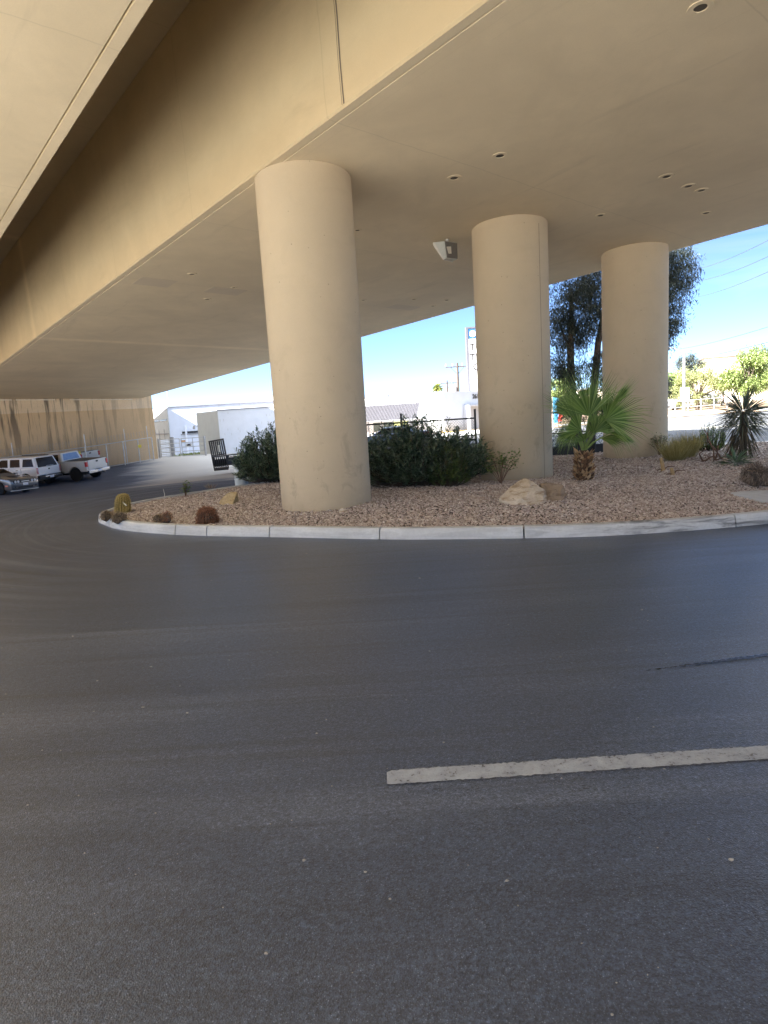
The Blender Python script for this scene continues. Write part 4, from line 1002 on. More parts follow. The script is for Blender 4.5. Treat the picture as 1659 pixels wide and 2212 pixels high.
# ================================================================== VEHICLES
def wheel(parent, x, y, r, w, rimmat, side):
    m = MB(); m.lathe([(r*.62, -w/2), (r*.93, -w/2), (r, -w/2+.03), (r, w/2-.03), (r*.93, w/2), (r*.62, w/2)], 28, 'y', (x, y, r)); ty = m.build('wheel', m_rubber, parent, smooth=True)
    m = MB(); o_ = side*w*.30; m.lathe([(r*.64, o_-.03), (r*.64, o_), (r*.55, o_+side*.02)], 24, 'y', (x, y, r))
    for k in range(6):
        a = k*math.pi/3; m.beam((x, y+o_+side*.01, r), (x+math.cos(a)*r*.6, y+o_+side*.01, r+math.sin(a)*r*.6), .07, .03, up=(0, 1, 0))
    m.lathe([(r*.14, o_), (r*.14, o_+side*.04)], 12, 'y', (x, y, r)); m.build('rim', rimmat, ty, smooth=True)
def side_prism(m, prof, w0, w1=None):
    """side profile (x,z); half widths at bottom/top"""
    zs = [p[1] for p in prof]; z0, z1 = min(zs), max(zs); w1 = w1 if w1 is not None else w0
    hw = lambda p: (w0+(w1-w0)*(p[1]-z0)/max(1e-6, z1-z0))
    return m.prism(prof, lambda p: (p[0], -hw(p), p[1]), lambda p: (p[0], hw(p), p[1]))
def arch(cx, zb, r, n=9): return [(cx+math.cos(t)*r, zb+math.sin(t)*r) for t in np.linspace(math.pi, 0, n)]
def archR(cx, zb, r, n=9): return arch(cx, zb, r, n)[::-1]
def glassq(parent, name, A, B, C, D, mat, out, inset=.0):
    A, B, C, D = map(Vector, (A, B, C, D)); nn = (B-A).cross(D-A).normalized()
    if nn.dot(Vector(out)) < 0: nn = -nn
    c = (A+B+C+D)/4; V = [c+(v-c)*(1-inset)+nn*.006 for v in (A, B, C, D)]; W_ = [v-nn*.02 for v in V]
    m = MB(); m.add(V+W_, [(0, 1, 2, 3), (7, 6, 5, 4), (0, 4, 5, 1), (1, 5, 6, 2), (2, 6, 7, 3), (3, 7, 4, 0)]); return m.build(name, mat, parent)
def place(obj_loc, heading):
    x, y = obj_loc; e = .8; n = Vector((-(g1(x+e, y)-g1(x-e, y))/(2*e), -(g1(x, y+e)-g1(x, y-e))/(2*e), 1)).normalized()
    h = Vector((heading[0], heading[1], 0)); h = (h-n*h.dot(n)).normalized(); l_ = n.cross(h); z = g1(x, y)
    return Matrix(((h.x, l_.x, n.x, x), (h.y, l_.y, n.y, y), (h.z, l_.z, n.z, z), (0, 0, 0, 1)))
def small(parent, name, mat, x0, x1, y0, y1, z0, z1, bev=.01): m = MB(); m.box(x0, x1, y0, y1, z0, z1); return m.build(name, mat, parent, bev)

def pickup(M, label, paint, glass_r, rim, wr=.42, tonneau=False, group='pickup trucks by the abutment wall', crew=False):
    o = thing('pickup_truck', None, label, 'pickup truck', group, M=M); W_ = 1.0; rx, fx_ = -1.85, 1.75; ar = wr+.09
    # origin midway; rear bumper at -2.95
    prof = [(-2.85, .62)] + [(rx-ar, .62)] + arch(rx, wr, ar)[1:-1] + [(rx+ar, .55), (fx_-ar, .55)] + arch(fx_, wr, ar)[1:-1] + [(fx_+ar, .55), (2.75, .58), (2.82, .95), (2.72, 1.12), (1.35, 1.30), (.9, 1.33), (-.85, 1.33), (-2.83, 1.36)]
    m = MB(); side_prism(m, prof, W_); m.build('body', paint, o, .05, 2)
    m = MB(); m.box(-2.6, 2.5, -W_+.16, W_-.16, .42, .95); m.build('underbody', m_black, o)
    x0b, x1b, x0t, x1t = -.88, 1.30, -.72, .55; wb, wt = .96, .80; zb, zt = 1.30, 1.92
    m = MB(); m.add([(x0b, -wb, zb), (x1b, -wb, zb), (x1b, wb, zb), (x0b, wb, zb), (x0t, -wt, zt), (x1t, -wt, zt), (x1t, wt, zt), (x0t, wt, zt)], [(3, 2, 1, 0), (4, 5, 6, 7), (0, 1, 5, 4), (1, 2, 6, 5), (2, 3, 7, 6), (3, 0, 4, 7)]); m.build('cab', paint, o, .07, 3)
    def lp(x, s_, z): f = (z-zb)/(zt-zb); return (x, s_*(wb+(wt-wb)*f), z)
    for s_ in (-1, 1):
        for xa, xb, xc, xd in ((-.62, .02, .0, -.55), (.10, .98, .50, .07)):
            glassq(o, 'window', lp(xa, s_, 1.38), lp(xb, s_, 1.38), lp(xc, s_, 1.80), lp(xd, s_, 1.80), m_glass, (0, s_, 0))
        small(o, 'door_handle', m_dark_pl, -.35, -.2, s_*1.0-.02, s_*1.0+.02, 1.16, 1.20)
        small(o, 'mirror', paint, .95, 1.1, s_*1.12-.11, s_*1.12+.11, 1.36, 1.58, .03)
        small(o, 'taillight', m_red, -2.90, -2.74, s_*.94-.08, s_*.94+.08, .96, 1.28, .02)
        small(o, 'headlight', m_clear, 2.6, 2.80, s_*.78-.14, s_*.78+.14, .82, 1.04, .02)
        for xx in (rx, fx_): wheel(o, xx, s_*.86, wr, .30, rim, s_)
    def bq(y, z): f = (z-zb)/(zt-zb); return (x0b+(x0t-x0b)*f, y, z)
    glassq(o, 'rear_window', bq(-.74, 1.40), bq(.74, 1.40), bq(.62, 1.82), bq(-.62, 1.82), glass_r, (-1, 0, 0))
    glassq(o, 'windscreen', (1.20, -.85, 1.36), (1.20, .85, 1.36), (.60, .72, 1.86), (.60, -.72, 1.86), m_glass, (1, 0, .5))
    m = MB(); m.box(-2.62, -.98, -.80, .80, 1.372, 1.38); m.build('tonneau' if tonneau else 'bed_liner', m_black, o)
    for s_ in (-1, 1):
        for xx in (-.80, .05, 1.05): small(o, 'door_seam', m_dark_pl, xx-.009, xx+.009, s_*1.001-.004, s_*1.001+.004, .60, 1.30, 0)
    tg = small(o, 'tailgate', paint, -2.88, -2.80, -.84, .84, .74, 1.37, .02); small(tg, 'handle', m_dark_pl, -2.895, -2.87, -.1, .1, 1.18, 1.28, .005)
    small(tg, 'gate_cap', m_dark_pl, -2.87, -2.79, -.82, .82, 1.371, 1.385, .004)
    b = small(o, 'bumper', m_chrome, -3.02, -2.84, -.98, .98, .50, .72, .03); small(b, 'step_pad', m_dark_pl, -3.03, -2.9, -.35, .35, .70, .728, .005); small(o, 'number_plate', m_plate, -3.035, -3.015, -.16, .16, .55, .69, .004)
    small(o, 'tow_hitch', m_black, -3.08, -2.8, -.06, .06, .40, .48); m = MB(); m.tube([(-3.0, -.55, .40), (-2.5, -.55, .42)], .035, 10); m.build('exhaust', m_chrome, o)
    small(o, 'grille', m_dark_pl, 2.74, 2.84, -.6, .6, .74, 1.02); return o
h = Vector((-.95, .30)).normalized()
p = on(166, 1040); l_ = Vector((-h.y, h.x)); c0 = Vector((p[0], p[1]))+h*1.85-l_*.95
pickup(place((c0.x, c0.y), h), 'pale silver pickup truck with a white tailgate, parked nearest the chain-link gate', m_beige_p, m_glassb, m_rimd, .44)
PICK_C = c0
def suv(M, label, paint):
    o = thing('sport_utility_vehicle', None, label, 'suv', M=M); W_ = .98; wr = .40; rx, fx_ = -1.5, 1.55; ar = .49
    prof = [(-2.42, .60), (rx-ar, .60)] + arch(rx, wr, ar)[1:-1] + [(rx+ar, .52), (fx_-ar, .52)] + arch(fx_, wr, ar)[1:-1] + [(fx_+ar, .55), (2.45, .58), (2.5, .95), (2.4, 1.08), (1.3, 1.20), (-2.44, 1.24)]
    m = MB(); side_prism(m, prof, W_); m.build('body', paint, o, .05, 2); m = MB(); m.box(-2.3, 2.3, -W_+.15, W_-.15, .40, .9); m.build('underbody', m_black, o)
    x0b, x1b, x0t, x1t = -2.42, 1.25, -2.16, .55; wb, wt = .95, .80; zb, zt = 1.18, 1.90
    m = MB(); m.add([(x0b, -wb, zb), (x1b, -wb, zb), (x1b, wb, zb), (x0b, wb, zb), (x0t, -wt, zt), (x1t, -wt, zt), (x1t, wt, zt), (x0t, wt, zt)], [(3, 2, 1, 0), (4, 5, 6, 7), (0, 1, 5, 4), (1, 2, 6, 5), (2, 3, 7, 6), (3, 0, 4, 7)]); m.build('cabin', paint, o, .07, 3)
    def lp(x, s_, z): f = (z-zb)/(zt-zb); return (x, s_*(wb+(wt-wb)*f), z)
    for s_ in (-1, 1):
        for xa, xb, xc, xd in ((-2.18, -1.28, -1.32, -2.02), (-1.08, -.28, -.28, -1.05), (-.10, .85, .48, -.08)):
            glassq(o, 'window', lp(xa, s_, 1.30), lp(xb, s_, 1.30), lp(xc, s_, 1.78), lp(xd, s_, 1.78), m_glass, (0, s_, 0))
        for xx in (-.95, .05): small(o, 'door_handle', m_dark_pl, xx, xx+.18, s_*.98-.02, s_*.98+.02, 1.08, 1.12)
        tl = MB()
        for k in range(5): z = .84+k*.08; tl.box(-2.475, -2.41, s_*.93-.045, s_*.93+.045, z, z+.045)
        tl.build('taillight', m_red, o)
        small(o, 'headlight', m_clear, 2.4, 2.52, s_*.72-.15, s_*.72+.15, .8, 1.0, .02); small(o, 'mirror', paint, .85, 1.0, s_*1.1-.1, s_*1.1+.1, 1.28, 1.44, .03)
        for xx in (rx, fx_): wheel(o, xx, s_*.84, wr, .28, m_alloy, s_)
        small(o, 'sill_cladding', m_dark_pl, -2.43, 2.4, s_*.99-.012, s_*.99+.012, .52, .60, .004) if False else None
    def bq(y, z): f = (z-zb)/(zt-zb); return (x0b+(x0t-x0b)*f, y, z)
    glassq(o, 'rear_window', bq(-.80, 1.24), bq(.80, 1.24), bq(.68, 1.82), bq(-.68, 1.82), m_glass, (-1, 0, 0)); glassq(o, 'windscreen', (1.16, -.84, 1.26), (1.16, .84, 1.26), (.62, .70, 1.84), (.62, -.70, 1.84), m_glass, (1, 0, .5))
    for s_ in (-1, 1):
        for xx in (-1.18, -.19, .95): small(o, 'door_seam', m_dark_pl, xx-.009, xx+.009, s_*.981-.004, s_*.981+.004, .62, 1.19, 0)
        small(o, 'side_trim', m_dark_pl, -.95, 1.0, s_*.984-.006, s_*.984+.006, .70, .76, 0)
    tg = small(o, 'tailgate', paint, -2.46, -2.41, -.86, .86, .74, 1.22, .015); small(tg, 'handle', m_dark_pl, -2.475, -2.45, -.06, .06, 1.04, 1.12, .004)
    small(o, 'bumper', m_dark_pl, -2.60, -2.40, -.97, .97, .50, .72, .03); small(o, 'bumper_strip', m_chrome, -2.62, -2.58, -.9, .5, .60, .66, .01); small(o, 'number_plate', m_plate, -2.625, -2.605, -.16, .16, .52, .67, .003)
    small(o, 'wiper', m_plate, -2.43, -2.415, -.45, .15, 1.27, 1.29, .003); m = MB(); m.tube([(-2.66, -.3, .42), (-2.2, -.3, .44)], .04, 10); m.build('exhaust', m_chrome, o)
    small(o, 'roof_rail', m_dark_pl, -1.9, .3, -.72, -.68, 1.905, 1.95) ; small(o, 'grille', m_dark_pl, 2.44, 2.53, -.5, .5, .76, 1.0)
    return o
p = on(61, 1053); c1 = Vector((p[0], p[1]))+h*1.5-l_*.93
suv(place((c1.x, c1.y), h), 'white boxy sport utility vehicle with dark windows parked left of the pale pickup', m_white_p)
def sedan(M, label, paint, name='parked_car', cat='car', group=None, coupe=False, front=False):
    o = thing(name, None, label, cat, group, M=M); W_ = .93; wr = .34; rx, fx_ = -1.45, 1.45; ar = .41
    prof = [(-2.3, .38), (rx-ar, .28)] + arch(rx, wr, ar)[1:-1] + [(rx+ar, .24), (fx_-ar, .24)] + arch(fx_, wr, ar)[1:-1] + [(fx_+ar, .24), (2.36, .22), (2.42, .40), (2.40, .74), (2.30, .86), (1.2, 1.00), (.75, 1.02), (-1.5, 1.04), (-2.30, 1.00), (-2.38, .80)]
    m = MB(); side_prism(m, prof, W_); m.build('body', paint, o, .06, 3, smooth=True); m = MB(); m.box(-2.1, 2.1, -W_+.15, W_-.15, .22, .7); m.build('underbody', m_black, o)
    x0b, x1b, x0t, x1t = -1.75, .95, -.95, .15; wb, wt = .86, .66; zb, zt = .99, 1.44
    m = MB(); m.add([(x0b, -wb, zb), (x1b, -wb, zb), (x1b, wb, zb), (x0b, wb, zb), (x0t, -wt, zt), (x1t, -wt, zt), (x1t, wt, zt), (x0t, wt, zt)], [(3, 2, 1, 0), (4, 5, 6, 7), (0, 1, 5, 4), (1, 2, 6, 5), (2, 3, 7, 6), (3, 0, 4, 7)]); m.build('cabin', paint, o, .06, 3, smooth=True)
    def lp(x, s_, z): f = (z-zb)/(zt-zb); return (x, s_*(wb+(wt-wb)*f), z)
    for s_ in (-1, 1):
        for xa, xb, xc, xd in ((-1.40, -.45, -.42, -.95), (-.35, .72, .18, -.34)):
            glassq(o, 'window', lp(xa, s_, 1.05), lp(xb, s_, 1.05), lp(xc, s_, 1.37), lp(xd, s_, 1.37), m_glass, (0, s_, 0))
        small(o, 'taillight', m_red, -2.40, -2.3, s_*.68-.2, s_*.68+.2, .78, .92, .02); small(o, 'mirror', paint, .6, .75, s_*.98-.1, s_*.98+.1, 1.04, 1.16, .03)
        for xx in (rx, fx_): wheel(o, xx, s_*.80, wr, .25, m_alloy, s_)
        small(o, 'door_handle', m_dark_pl, -.5, -.34, s_*.93-.012, s_*.93+.012, .86, .89, .004); small(o, 'side_marker', m_amber, 1.95, 2.15, s_*.935-.01, s_*.935+.01, .46, .53, .004)
    glassq(o, 'windscreen', (.86, -.76, 1.03), (.86, .76, 1.03), (.22, .62, 1.40), (.22, -.62, 1.40), m_glass, (1, 0, .7)); glassq(o, 'rear_window', (-1.66, -.76, 1.05), (-1.66, .76, 1.05), (-1.02, .6, 1.40), (-1.02, -.6, 1.40), m_glass, (-1, 0, .7))
    g = small(o, 'grille', m_dark_pl, 2.36, 2.425, -.78, .78, .62, .77, .01)
    for s_ in (-1, 1):
        for yy in (.66, .47): m = MB(); m.lathe([(.075, 2.40), (.075, 2.432), (.05, 2.437)], 16, 'x', (0, s_*yy, .695)); m.build('headlight', m_clear if yy > .6 else m_plate, o, smooth=True)
        m = MB(); m.beam((2.432, s_*.10-.16, .695), (2.432, s_*.10+.16, .695), .02, .05); m.build('grille_trim', m_alloy, g)
        m = MB(); m.lathe([(.045, 2.39), (.045, 2.428)], 12, 'x', (0, s_*.70, .40)); m.build('fog_lamp', m_dark_pl, o)
    small(o, 'lower_intake', m_dark_pl, 2.36, 2.428, -.5, .5, .30, .42, .01); small(o, 'number_plate', m_plate, 2.42, 2.44, -.17, .17, .46, .60, .004); small(o, 'splitter', m_alloy if coupe else m_dark_pl, 2.2, 2.46, -.85, .85, .19, .225, .006)
    if coupe: small(o, 'hood_scoop', m_dark_pl, 1.3, 1.7, -.22, .22, .97, 1.0, .01)
    return o
p = on(4, 1069); hc = Vector((.95, -.33)).normalized(); lc = Vector((-hc.y, hc.x)); c2 = Vector((p[0], p[1]))-hc*1.45+lc*.80
sedan(place((c2.x, c2.y), hc), 'dark grey coupe with a wide black grille cut off by the left picture edge', m_grey_p, coupe=True)
# vehicles behind the fence
p = at(192, 985, 48.5); c3 = Vector((p[0], 49.0))+h*2.9
pickup(place((c3.x, c3.y), h), 'silver pickup truck with a black bed cover behind the chain-link fence', m_silver_p, m_glass, m_alloy, .40, True)
p = at(8, 1000, 47.5); c4 = Vector((p[0]-.9, 48.6))
sedan(place((c4.x, c4.y), h), 'dark blue car mostly hidden behind the fence at the left edge', m_navy_p)
# cars across the street
p = at(850, 940, 41); sedan(place((p[0]-.2, 41), Vector((-.95, .25)).normalized()), 'dark blue car partly hidden behind the oleander hedge', m_blue_p, group=None)
p = at(1448, 880, 66); sedan(place((p[0], 66), Vector((-.97, .2)).normalized()), 'white car parked across the street behind the low fence', m_white_p)
p = at(1478, 880, 64); sedan(place((p[0]+1.0, 64), Vector((-.97, .2)).normalized()), 'silver car parked across the street beside the white car', m_silver_p)

# utility trailer, drum ---------------------------------------------------------
p = on(481, 1025); d_in = Vector((.81, .585)).normalized(); M = place((p[0], p[1]), (d_in.x, d_in.y))
tr = thing('utility_trailer', None, 'black utility trailer with its tall slatted ramp gate raised, half hidden by oleander', 'trailer', M=M)
m = MB(); L_ = 4.2
for y in (-.95, .95):
    m.beam((0, y, .50), (L_, y, .50), .08, .12); m.beam((0, y, .95), (L_, y, .95), .05)
    for x in np.linspace(0, L_, 6): m.beam((x, y, .5), (x, y, .95), .05)
    m.box(0, L_, y-.02, y+.02, .56, .80)
m.box(0, L_, -.95, .95, .44, .50); m.beam((L_, -.9, .48), (L_+1.3, 0, .48), .08); m.beam((L_, .9, .48), (L_+1.3, 0, .48), .08); m.build('frame', m_black, tr)
m = MB()
for y in np.linspace(-.92, .92, 8): m.beam((-.03, y, .30), (-.10, y, 1.78), .07 if abs(y) < .9 else .09, .05)
for z in (.32, 1.02, 1.76): m.beam((-.03-.047*(z-.3), -.95, z), (-.03-.047*(z-.3), .95, z), .06)
m.box(-.06, -.02, -.92, .92, .22, .36); m.build('ramp_gate', m_black, tr)
small(tr, 'tag_plate', m_drum, -.12, -.105, -.42, -.22, 1.15, 1.5, .005)
for s_ in (-1, 1):
    for xx in (1.6, 2.5): wheel(tr, xx, s_*1.12, .34, .22, m_alloy, s_)
    m = MB(); m.box(1.15, 2.95, s_*1.12-.14, s_*1.12+.14, .74, .77); m.box(1.12, 1.16, s_*1.12-.14, s_*1.12+.14, .5, .77); m.build('mudguard', m_black, tr)
m = MB(); m.tube([(1.0, -.3, .95), (1.1, -.3, 1.35), (2.3, -.3, 1.45), (2.5, -.3, 1.0)], .025, 8); m.build('rack_hoop', m_black, tr)
m = MB()
for i in range(14):
    x, y = rng.uniform(.3, 2.6), rng.uniform(-.6, .6); q = Matrix.Rotation(rng.uniform(0, 3), 3, 'Z'); b = [Vector((rng.uniform(-.25, .25), rng.uniform(-.2, .2), rng.uniform(-.12, .15))) for _ in range(8)]
    m.add([Vector((x, y, .68))+Vector(v)*.22 for v in ICO], [tuple(f) for f in ICF])
tag(m.build('debris_pile', simple('mixed_debris', (.30, .26, .24), .9, var=.5, scale=4)), 'pile of loose rubble lying in the black utility trailer', 'rubble', kind='stuff').matrix_world = M
p = on(521, 1050); dz = g1(p[0], p[1]); dr = thing('plastic_drum', (p[0], p[1]+.1, dz), 'white plastic drum with moulded rings standing at the kerb beside the oleander', 'drum')
hd = 42/FPX*p[1]; rd = hd*.34
m = MB(); m.lathe([(rd*.95, 0), (rd, .04*hd), (rd, .3*hd), (rd*1.05, .33*hd), (rd*1.05, .37*hd), (rd, .40*hd), (rd, .62*hd), (rd*1.05, .65*hd), (rd*1.05, .69*hd), (rd, .72*hd), (rd, .92*hd), (rd*.93, .985*hd)], 28); m.build('shell', m_drum, dr, smooth=True)
m = MB(); m.lathe([(rd*.99, .97*hd), (rd*.99, 1.0*hd), (rd*.90, 1.0*hd), (rd*.88, .97*hd)], 28); m.build('rim', m_drum, dr, smooth=True)

# ================================================================== FENCES
def chain(m, A, B, z0, z1, pitch_, w):
    """diamond wire mesh as thin flat strips between ground points A and B"""
    A, B = Vector(A), Vector(B); d = B-A; L = d.length; u = d/L; n = Vector((-u.y, u.x, 0)); H_ = z1-z0; x = -H_
    while x < L:
        for s_ in (1, -1):
            a0, b0 = (x, 0.0), (x+H_, H_)
            if s_ < 0: a0, b0 = (x+H_, 0.0), (x, H_)
            # clip to 0..L
            (xa, za), (xb, zb_) = a0, b0
            if xa > xb: (xa, za), (xb, zb_) = (xb, zb_), (xa, za)
            sl_ = (zb_-za)/(xb-xa)
            if xa < 0: za += sl_*(0-xa); xa = 0
            if xb > L: zb_ += sl_*(L-xb); xb = L
            if xb-xa < .01: continue
            p_ = A+u*xa+Vector((0, 0, z0+za)); q_ = A+u*xb+Vector((0, 0, z0+zb_)); off = Vector((0, 0, w/2*1.414))
            m.quad(p_-off, q_-off, q_+off, p_+off)
        x += pitch_
    return m
# white-framed gate and fence line before the abutment
fo = np.array(on(235, 1011)); F0 = Vector((fo[0], fo[1])); fd = Vector((sq(0, 1)[0], sq(0, 1)[1])).normalized()
def fpt(t_): q = F0+fd*t_; return Vector((q.x, q.y, g1(q.x, q.y)))
def at_line(u):     # parameter along the fence line seen at photo column u (level with the ground)
    lo, hi = -25.0, 12.0
    for _ in range(40):
        mid = (lo+hi)/2; q = fpt(mid)-Vector(CAM); zc = q.dot(Vector(vF)); uu = CX+FPX*q.dot(Vector(vR))/zc
        if uu < u: lo = mid
        else: hi = mid
    return (lo+hi)/2
fc = thing('gate', fpt(0), 'pale pipe-framed chain-link gate panels standing before the abutment wall', 'gate')
inv = Matrix.Translation(-fpt(0))
def L3(v): return Vector(v)-fpt(0)
short = [at_line(u) for u in (26, 91, 140, 190, 235, 271, 303, 333)]
m = None
for t_ in short:
    m = MB(); m.tube([L3(fpt(t_)), L3(fpt(t_)+Vector((0, 0, 1.80)))], .045, 8); m.build('post', m_galv, fc, smooth=True)
m = MB(); m.tube([L3(fpt(t_)+Vector((0, 0, 1.80))) for t_ in [-24]+short], .035, 8); m.build('top_rail', m_galv, fc, smooth=True)
m = MB(); m.tube([L3(fpt(t_)+Vector((0, 0, .10))) for t_ in short[4:]], .03, 8); m.build('bottom_rail', m_galv, fc, smooth=True)
m = MB(); ts = [-24]+short
for a_, b_ in zip(ts[:-1], ts[1:]): chain(m, L3(fpt(a_)), L3(fpt(b_)), .1, 1.78, .14, .006)
m.build('mesh', m_wire, fc, fix=False)
m = MB(); q = L3(fpt(at_line(306))+Vector((0, 0, 1.25))); m.beam(q-Vector((fd.x, fd.y, 0))*.12+Vector((.02, -.06, 0)), q+Vector((fd.x, fd.y, 0))*.12+Vector((.02, -.06, 0)), .015, .22); m.build('warning_tag', m_yel, fc)
m = MB(); q = L3(fpt(at_line(176))+Vector((0, 0, 1.45))); m.beam(q-Vector((fd.x, fd.y, 0))*.12+Vector((.02, -.06, 0)), q+Vector((fd.x, fd.y, 0))*.12+Vector((.02, -.06, 0)), .015, .22); m.build('warning_tag', m_yel, fc)
bw_ = thing('fence', fpt(0)+Vector((.1, .5, 0)), 'line of tall thin posts with coiled razor wire behind the gate panels', 'fence')
tall = [at_line(u) for u in (25, 182, 268, 317)]
for t_ in tall:
    m = MB(); m.tube([L3(fpt(t_)), L3(fpt(t_)+Vector((0, 0, 2.75)))], .032, 7); m.build('post', m_galv, bw_, smooth=True)
m = MB(); pts = []; T_ = np.linspace(-24, tall[-1]+.8, 900)
for i, t_ in enumerate(T_):
    a_ = i*.9; q = L3(fpt(t_)); pts.append(q+Vector((0, math.cos(a_)*.22, 2.15+.24*math.sin(a_))))
m.tube(pts, .007, 4); m.build('razor_coil', m_wire, bw_)
# swing gate of galvanised pipe at the yard entrance
g0, g1_, g2_ = on(346, 990), on(436, 985), on(446, 984)
ga = Vector((g0[0], g0[1], g1(g0[0], g0[1]))); gb = Vector((on(445, 984)[0], on(445, 984)[1], 0)); gb.z = g1(gb.x, gb.y)
k = ga.length/ FPX
yg = thing('swing_gate', ga, 'double galvanised pipe gate with small signs closing the yard by the white warehouse', 'gate')
dgt = gb-ga; H_ = 38/FPX*ga.y
for f0, f1, rails in ((.02, .79*.93, (0.02, .28, .52, .76, 1.0)), (.80, .985, (.02, .28, .52, .76, 1.0))):
    lf = MB()
    if f0 < .1: f0, f1 = .01, .70
    else: f0, f1 = .735, .99
    f0, f1 = (.01, .46) if f0 < .1 else (.50, .985)
    A_, B_ = dgt*f0, dgt*f1; up = Vector((0, 0, H_))
    for r_ in rails: lf.tube([A_+up*r_+Vector((0, 0, .05)), B_+up*r_+Vector((0, 0, .05))], .028, 6)
    for q in (0, .5, 1): lf.tube([A_.lerp(B_, q)+Vector((0, 0, .05)), A_.lerp(B_, q)+up+Vector((0, 0, .05))], .03, 6)
    lf.build('gate_leaf', m_galv if f0 < .1 else m_galvd, yg, smooth=True)
for f in (0, 1):
    m = MB(); m.tube([dgt*f, dgt*f+Vector((0, 0, H_*1.1))], .075, 8); m.build('post', m_galvd, yg, smooth=True)
nrm = Vector((-.2, -1, 0)).normalized()*.05
def splate(f, z0, z1, w, mat, nm, bars=None):
    c = dgt*f+nrm; u_ = dgt.normalized()*w/2; m = MB(); m.add([c-u_+Vector((0, 0, z0)), c+u_+Vector((0, 0, z0)), c+u_+Vector((0, 0, z1)), c-u_+Vector((0, 0, z1)), c-u_+Vector((0, 0, z0))-nrm*.3, c+u_+Vector((0, 0, z0))-nrm*.3, c+u_+Vector((0, 0, z1))-nrm*.3, c-u_+Vector((0, 0, z1))-nrm*.3], [(0, 1, 2, 3), (7, 6, 5, 4), (0, 4, 5, 1), (1, 5, 6, 2), (2, 6, 7, 3), (3, 7, 4, 0)]); o = m.build(nm, mat, yg)
    if bars:
        m = MB()
        for zz, ww in bars: m.beam(c+nrm*.06-dgt.normalized()*ww/2+Vector((0, 0, zz)), c+nrm*.06+dgt.normalized()*ww/2+Vector((0, 0, zz)), .004, .05)
        m.build('lettering', m_ink, o)
splate(.55, H_*.84, H_*.93, .32, m_org, 'tag'); splate(.66, H_*.58, H_*.74, .55, m_signw, 'sign', [(H_*.70, .35), (H_*.66, .2), (H_*.62, .35)])
# black chain-link fence along the back of the planted island
def blk(A, B, label, posts, H_=1.55):
    A = Vector((*A, g1(*A))); B = Vector((*B, g1(*B))); o = thing('fence', A, label, 'fence', 'black chain-link fence runs behind the gravel bed'); d = B-A; U = Vector((0, 0, 1))
    for f in posts: m = MB(); m.tube([d*f-U*.3, d*f+U*(H_+.28)], .035, 8); m.build('post', m_fencek, o, smooth=True)
    for z in (H_, H_*.58, .08): m = MB(); m.tube([U*z, d+U*z], .024, 7); m.build('rail', m_fencek, o, smooth=True)
    m = MB(); chain(m, (0, 0, 0), d, .05, H_, .085, .005); m.build('mesh', m_fencek, o, fix=False)
    m = MB(); n = Vector((-d.y, d.x, 0)).normalized()*.02; m.add([n*1.5-U*.3, d+n*1.5-U*.3, d+n*1.5+U*.46, n*1.5+U*.46, n*2.5-U*.3, d+n*2.5-U*.3, d+n*2.5+U*.46, n*2.5+U*.46], [(0, 1, 2, 3), (7, 6, 5, 4), (0, 4, 5, 1), (1, 5, 6, 2), (2, 6, 7, 3), (3, 7, 4, 0)]); m.build('screen', m_screen, o)
q = at(1030, 1000, 20.3); q2 = at(1040, 1000, 20.32)
blk((-1.6, 19.9), (q[0], 20.3), 'black chain-link fence run behind the wide oleander bush', (0, .5, 1))
blk((q2[0]+.02, 20.35), (8.6, 21.4), 'black chain-link fence run behind the middle column and the fan palm', (0, .35, .7, 1))
# low sand-lot fence across the street
A = at(1405, 880, 52); B = at(1600, 876, 49.5); A = Vector((A[0], A[1], g1(A[0], A[1]))); B = Vector((B[0], B[1], g1(B[0], B[1]))); o = thing('fence', A, 'low pale post-and-rail fence along the sandy lot across the street', 'fence'); d = B-A
for f in np.linspace(0, 1, 8): m = MB(); m.tube([d*f, d*f+Vector((0, 0, 1.05))], .05, 7); m.build('post', m_polew, o, smooth=True)
for z in (1.0, .5): m = MB(); m.tube([Vector((0, 0, z)), d+Vector((0, 0, z))], .025, 6); m.build('rail', m_polew, o, smooth=True)

# ================================================================== BUILDINGS
def wallbox(name, parent, pts, z0, z1, mat):
    m = MB(); m.prism(pts, lambda p: Vector((p[0], p[1], z0)), lambda p: Vector((p[0], p[1], z1))); return m.build(name, mat, parent)
def P2(u, v, Y): q = at(u, v, Y); return Vector((q[0], q[1]))
def ztop(u, v, Y): return float(at(u, v, Y)[2])
def onface(parent, name, mat, A, B, f0, f1, z0, z1, out, th=.05):
    """flat box on the wall line A->B between fractions f0..f1 and heights z0..z1, standing proud by th"""
    A, B = Vector(A), Vector(B); d = B-A; a = A+d*f0; b = A+d*f1; n = Vector(out).normalized()*th; e = Vector(out).normalized()*.002
    return wallbox(name, parent, [(a-n*.5), (b-n*.5), (b+n), (a+n)], z0, z1, mat)
def nrm_to_cam(A, B):
    d = B-A; n = Vector((-d.y, d.x)).normalized(); return n if n.dot(-A) > 0 else -n
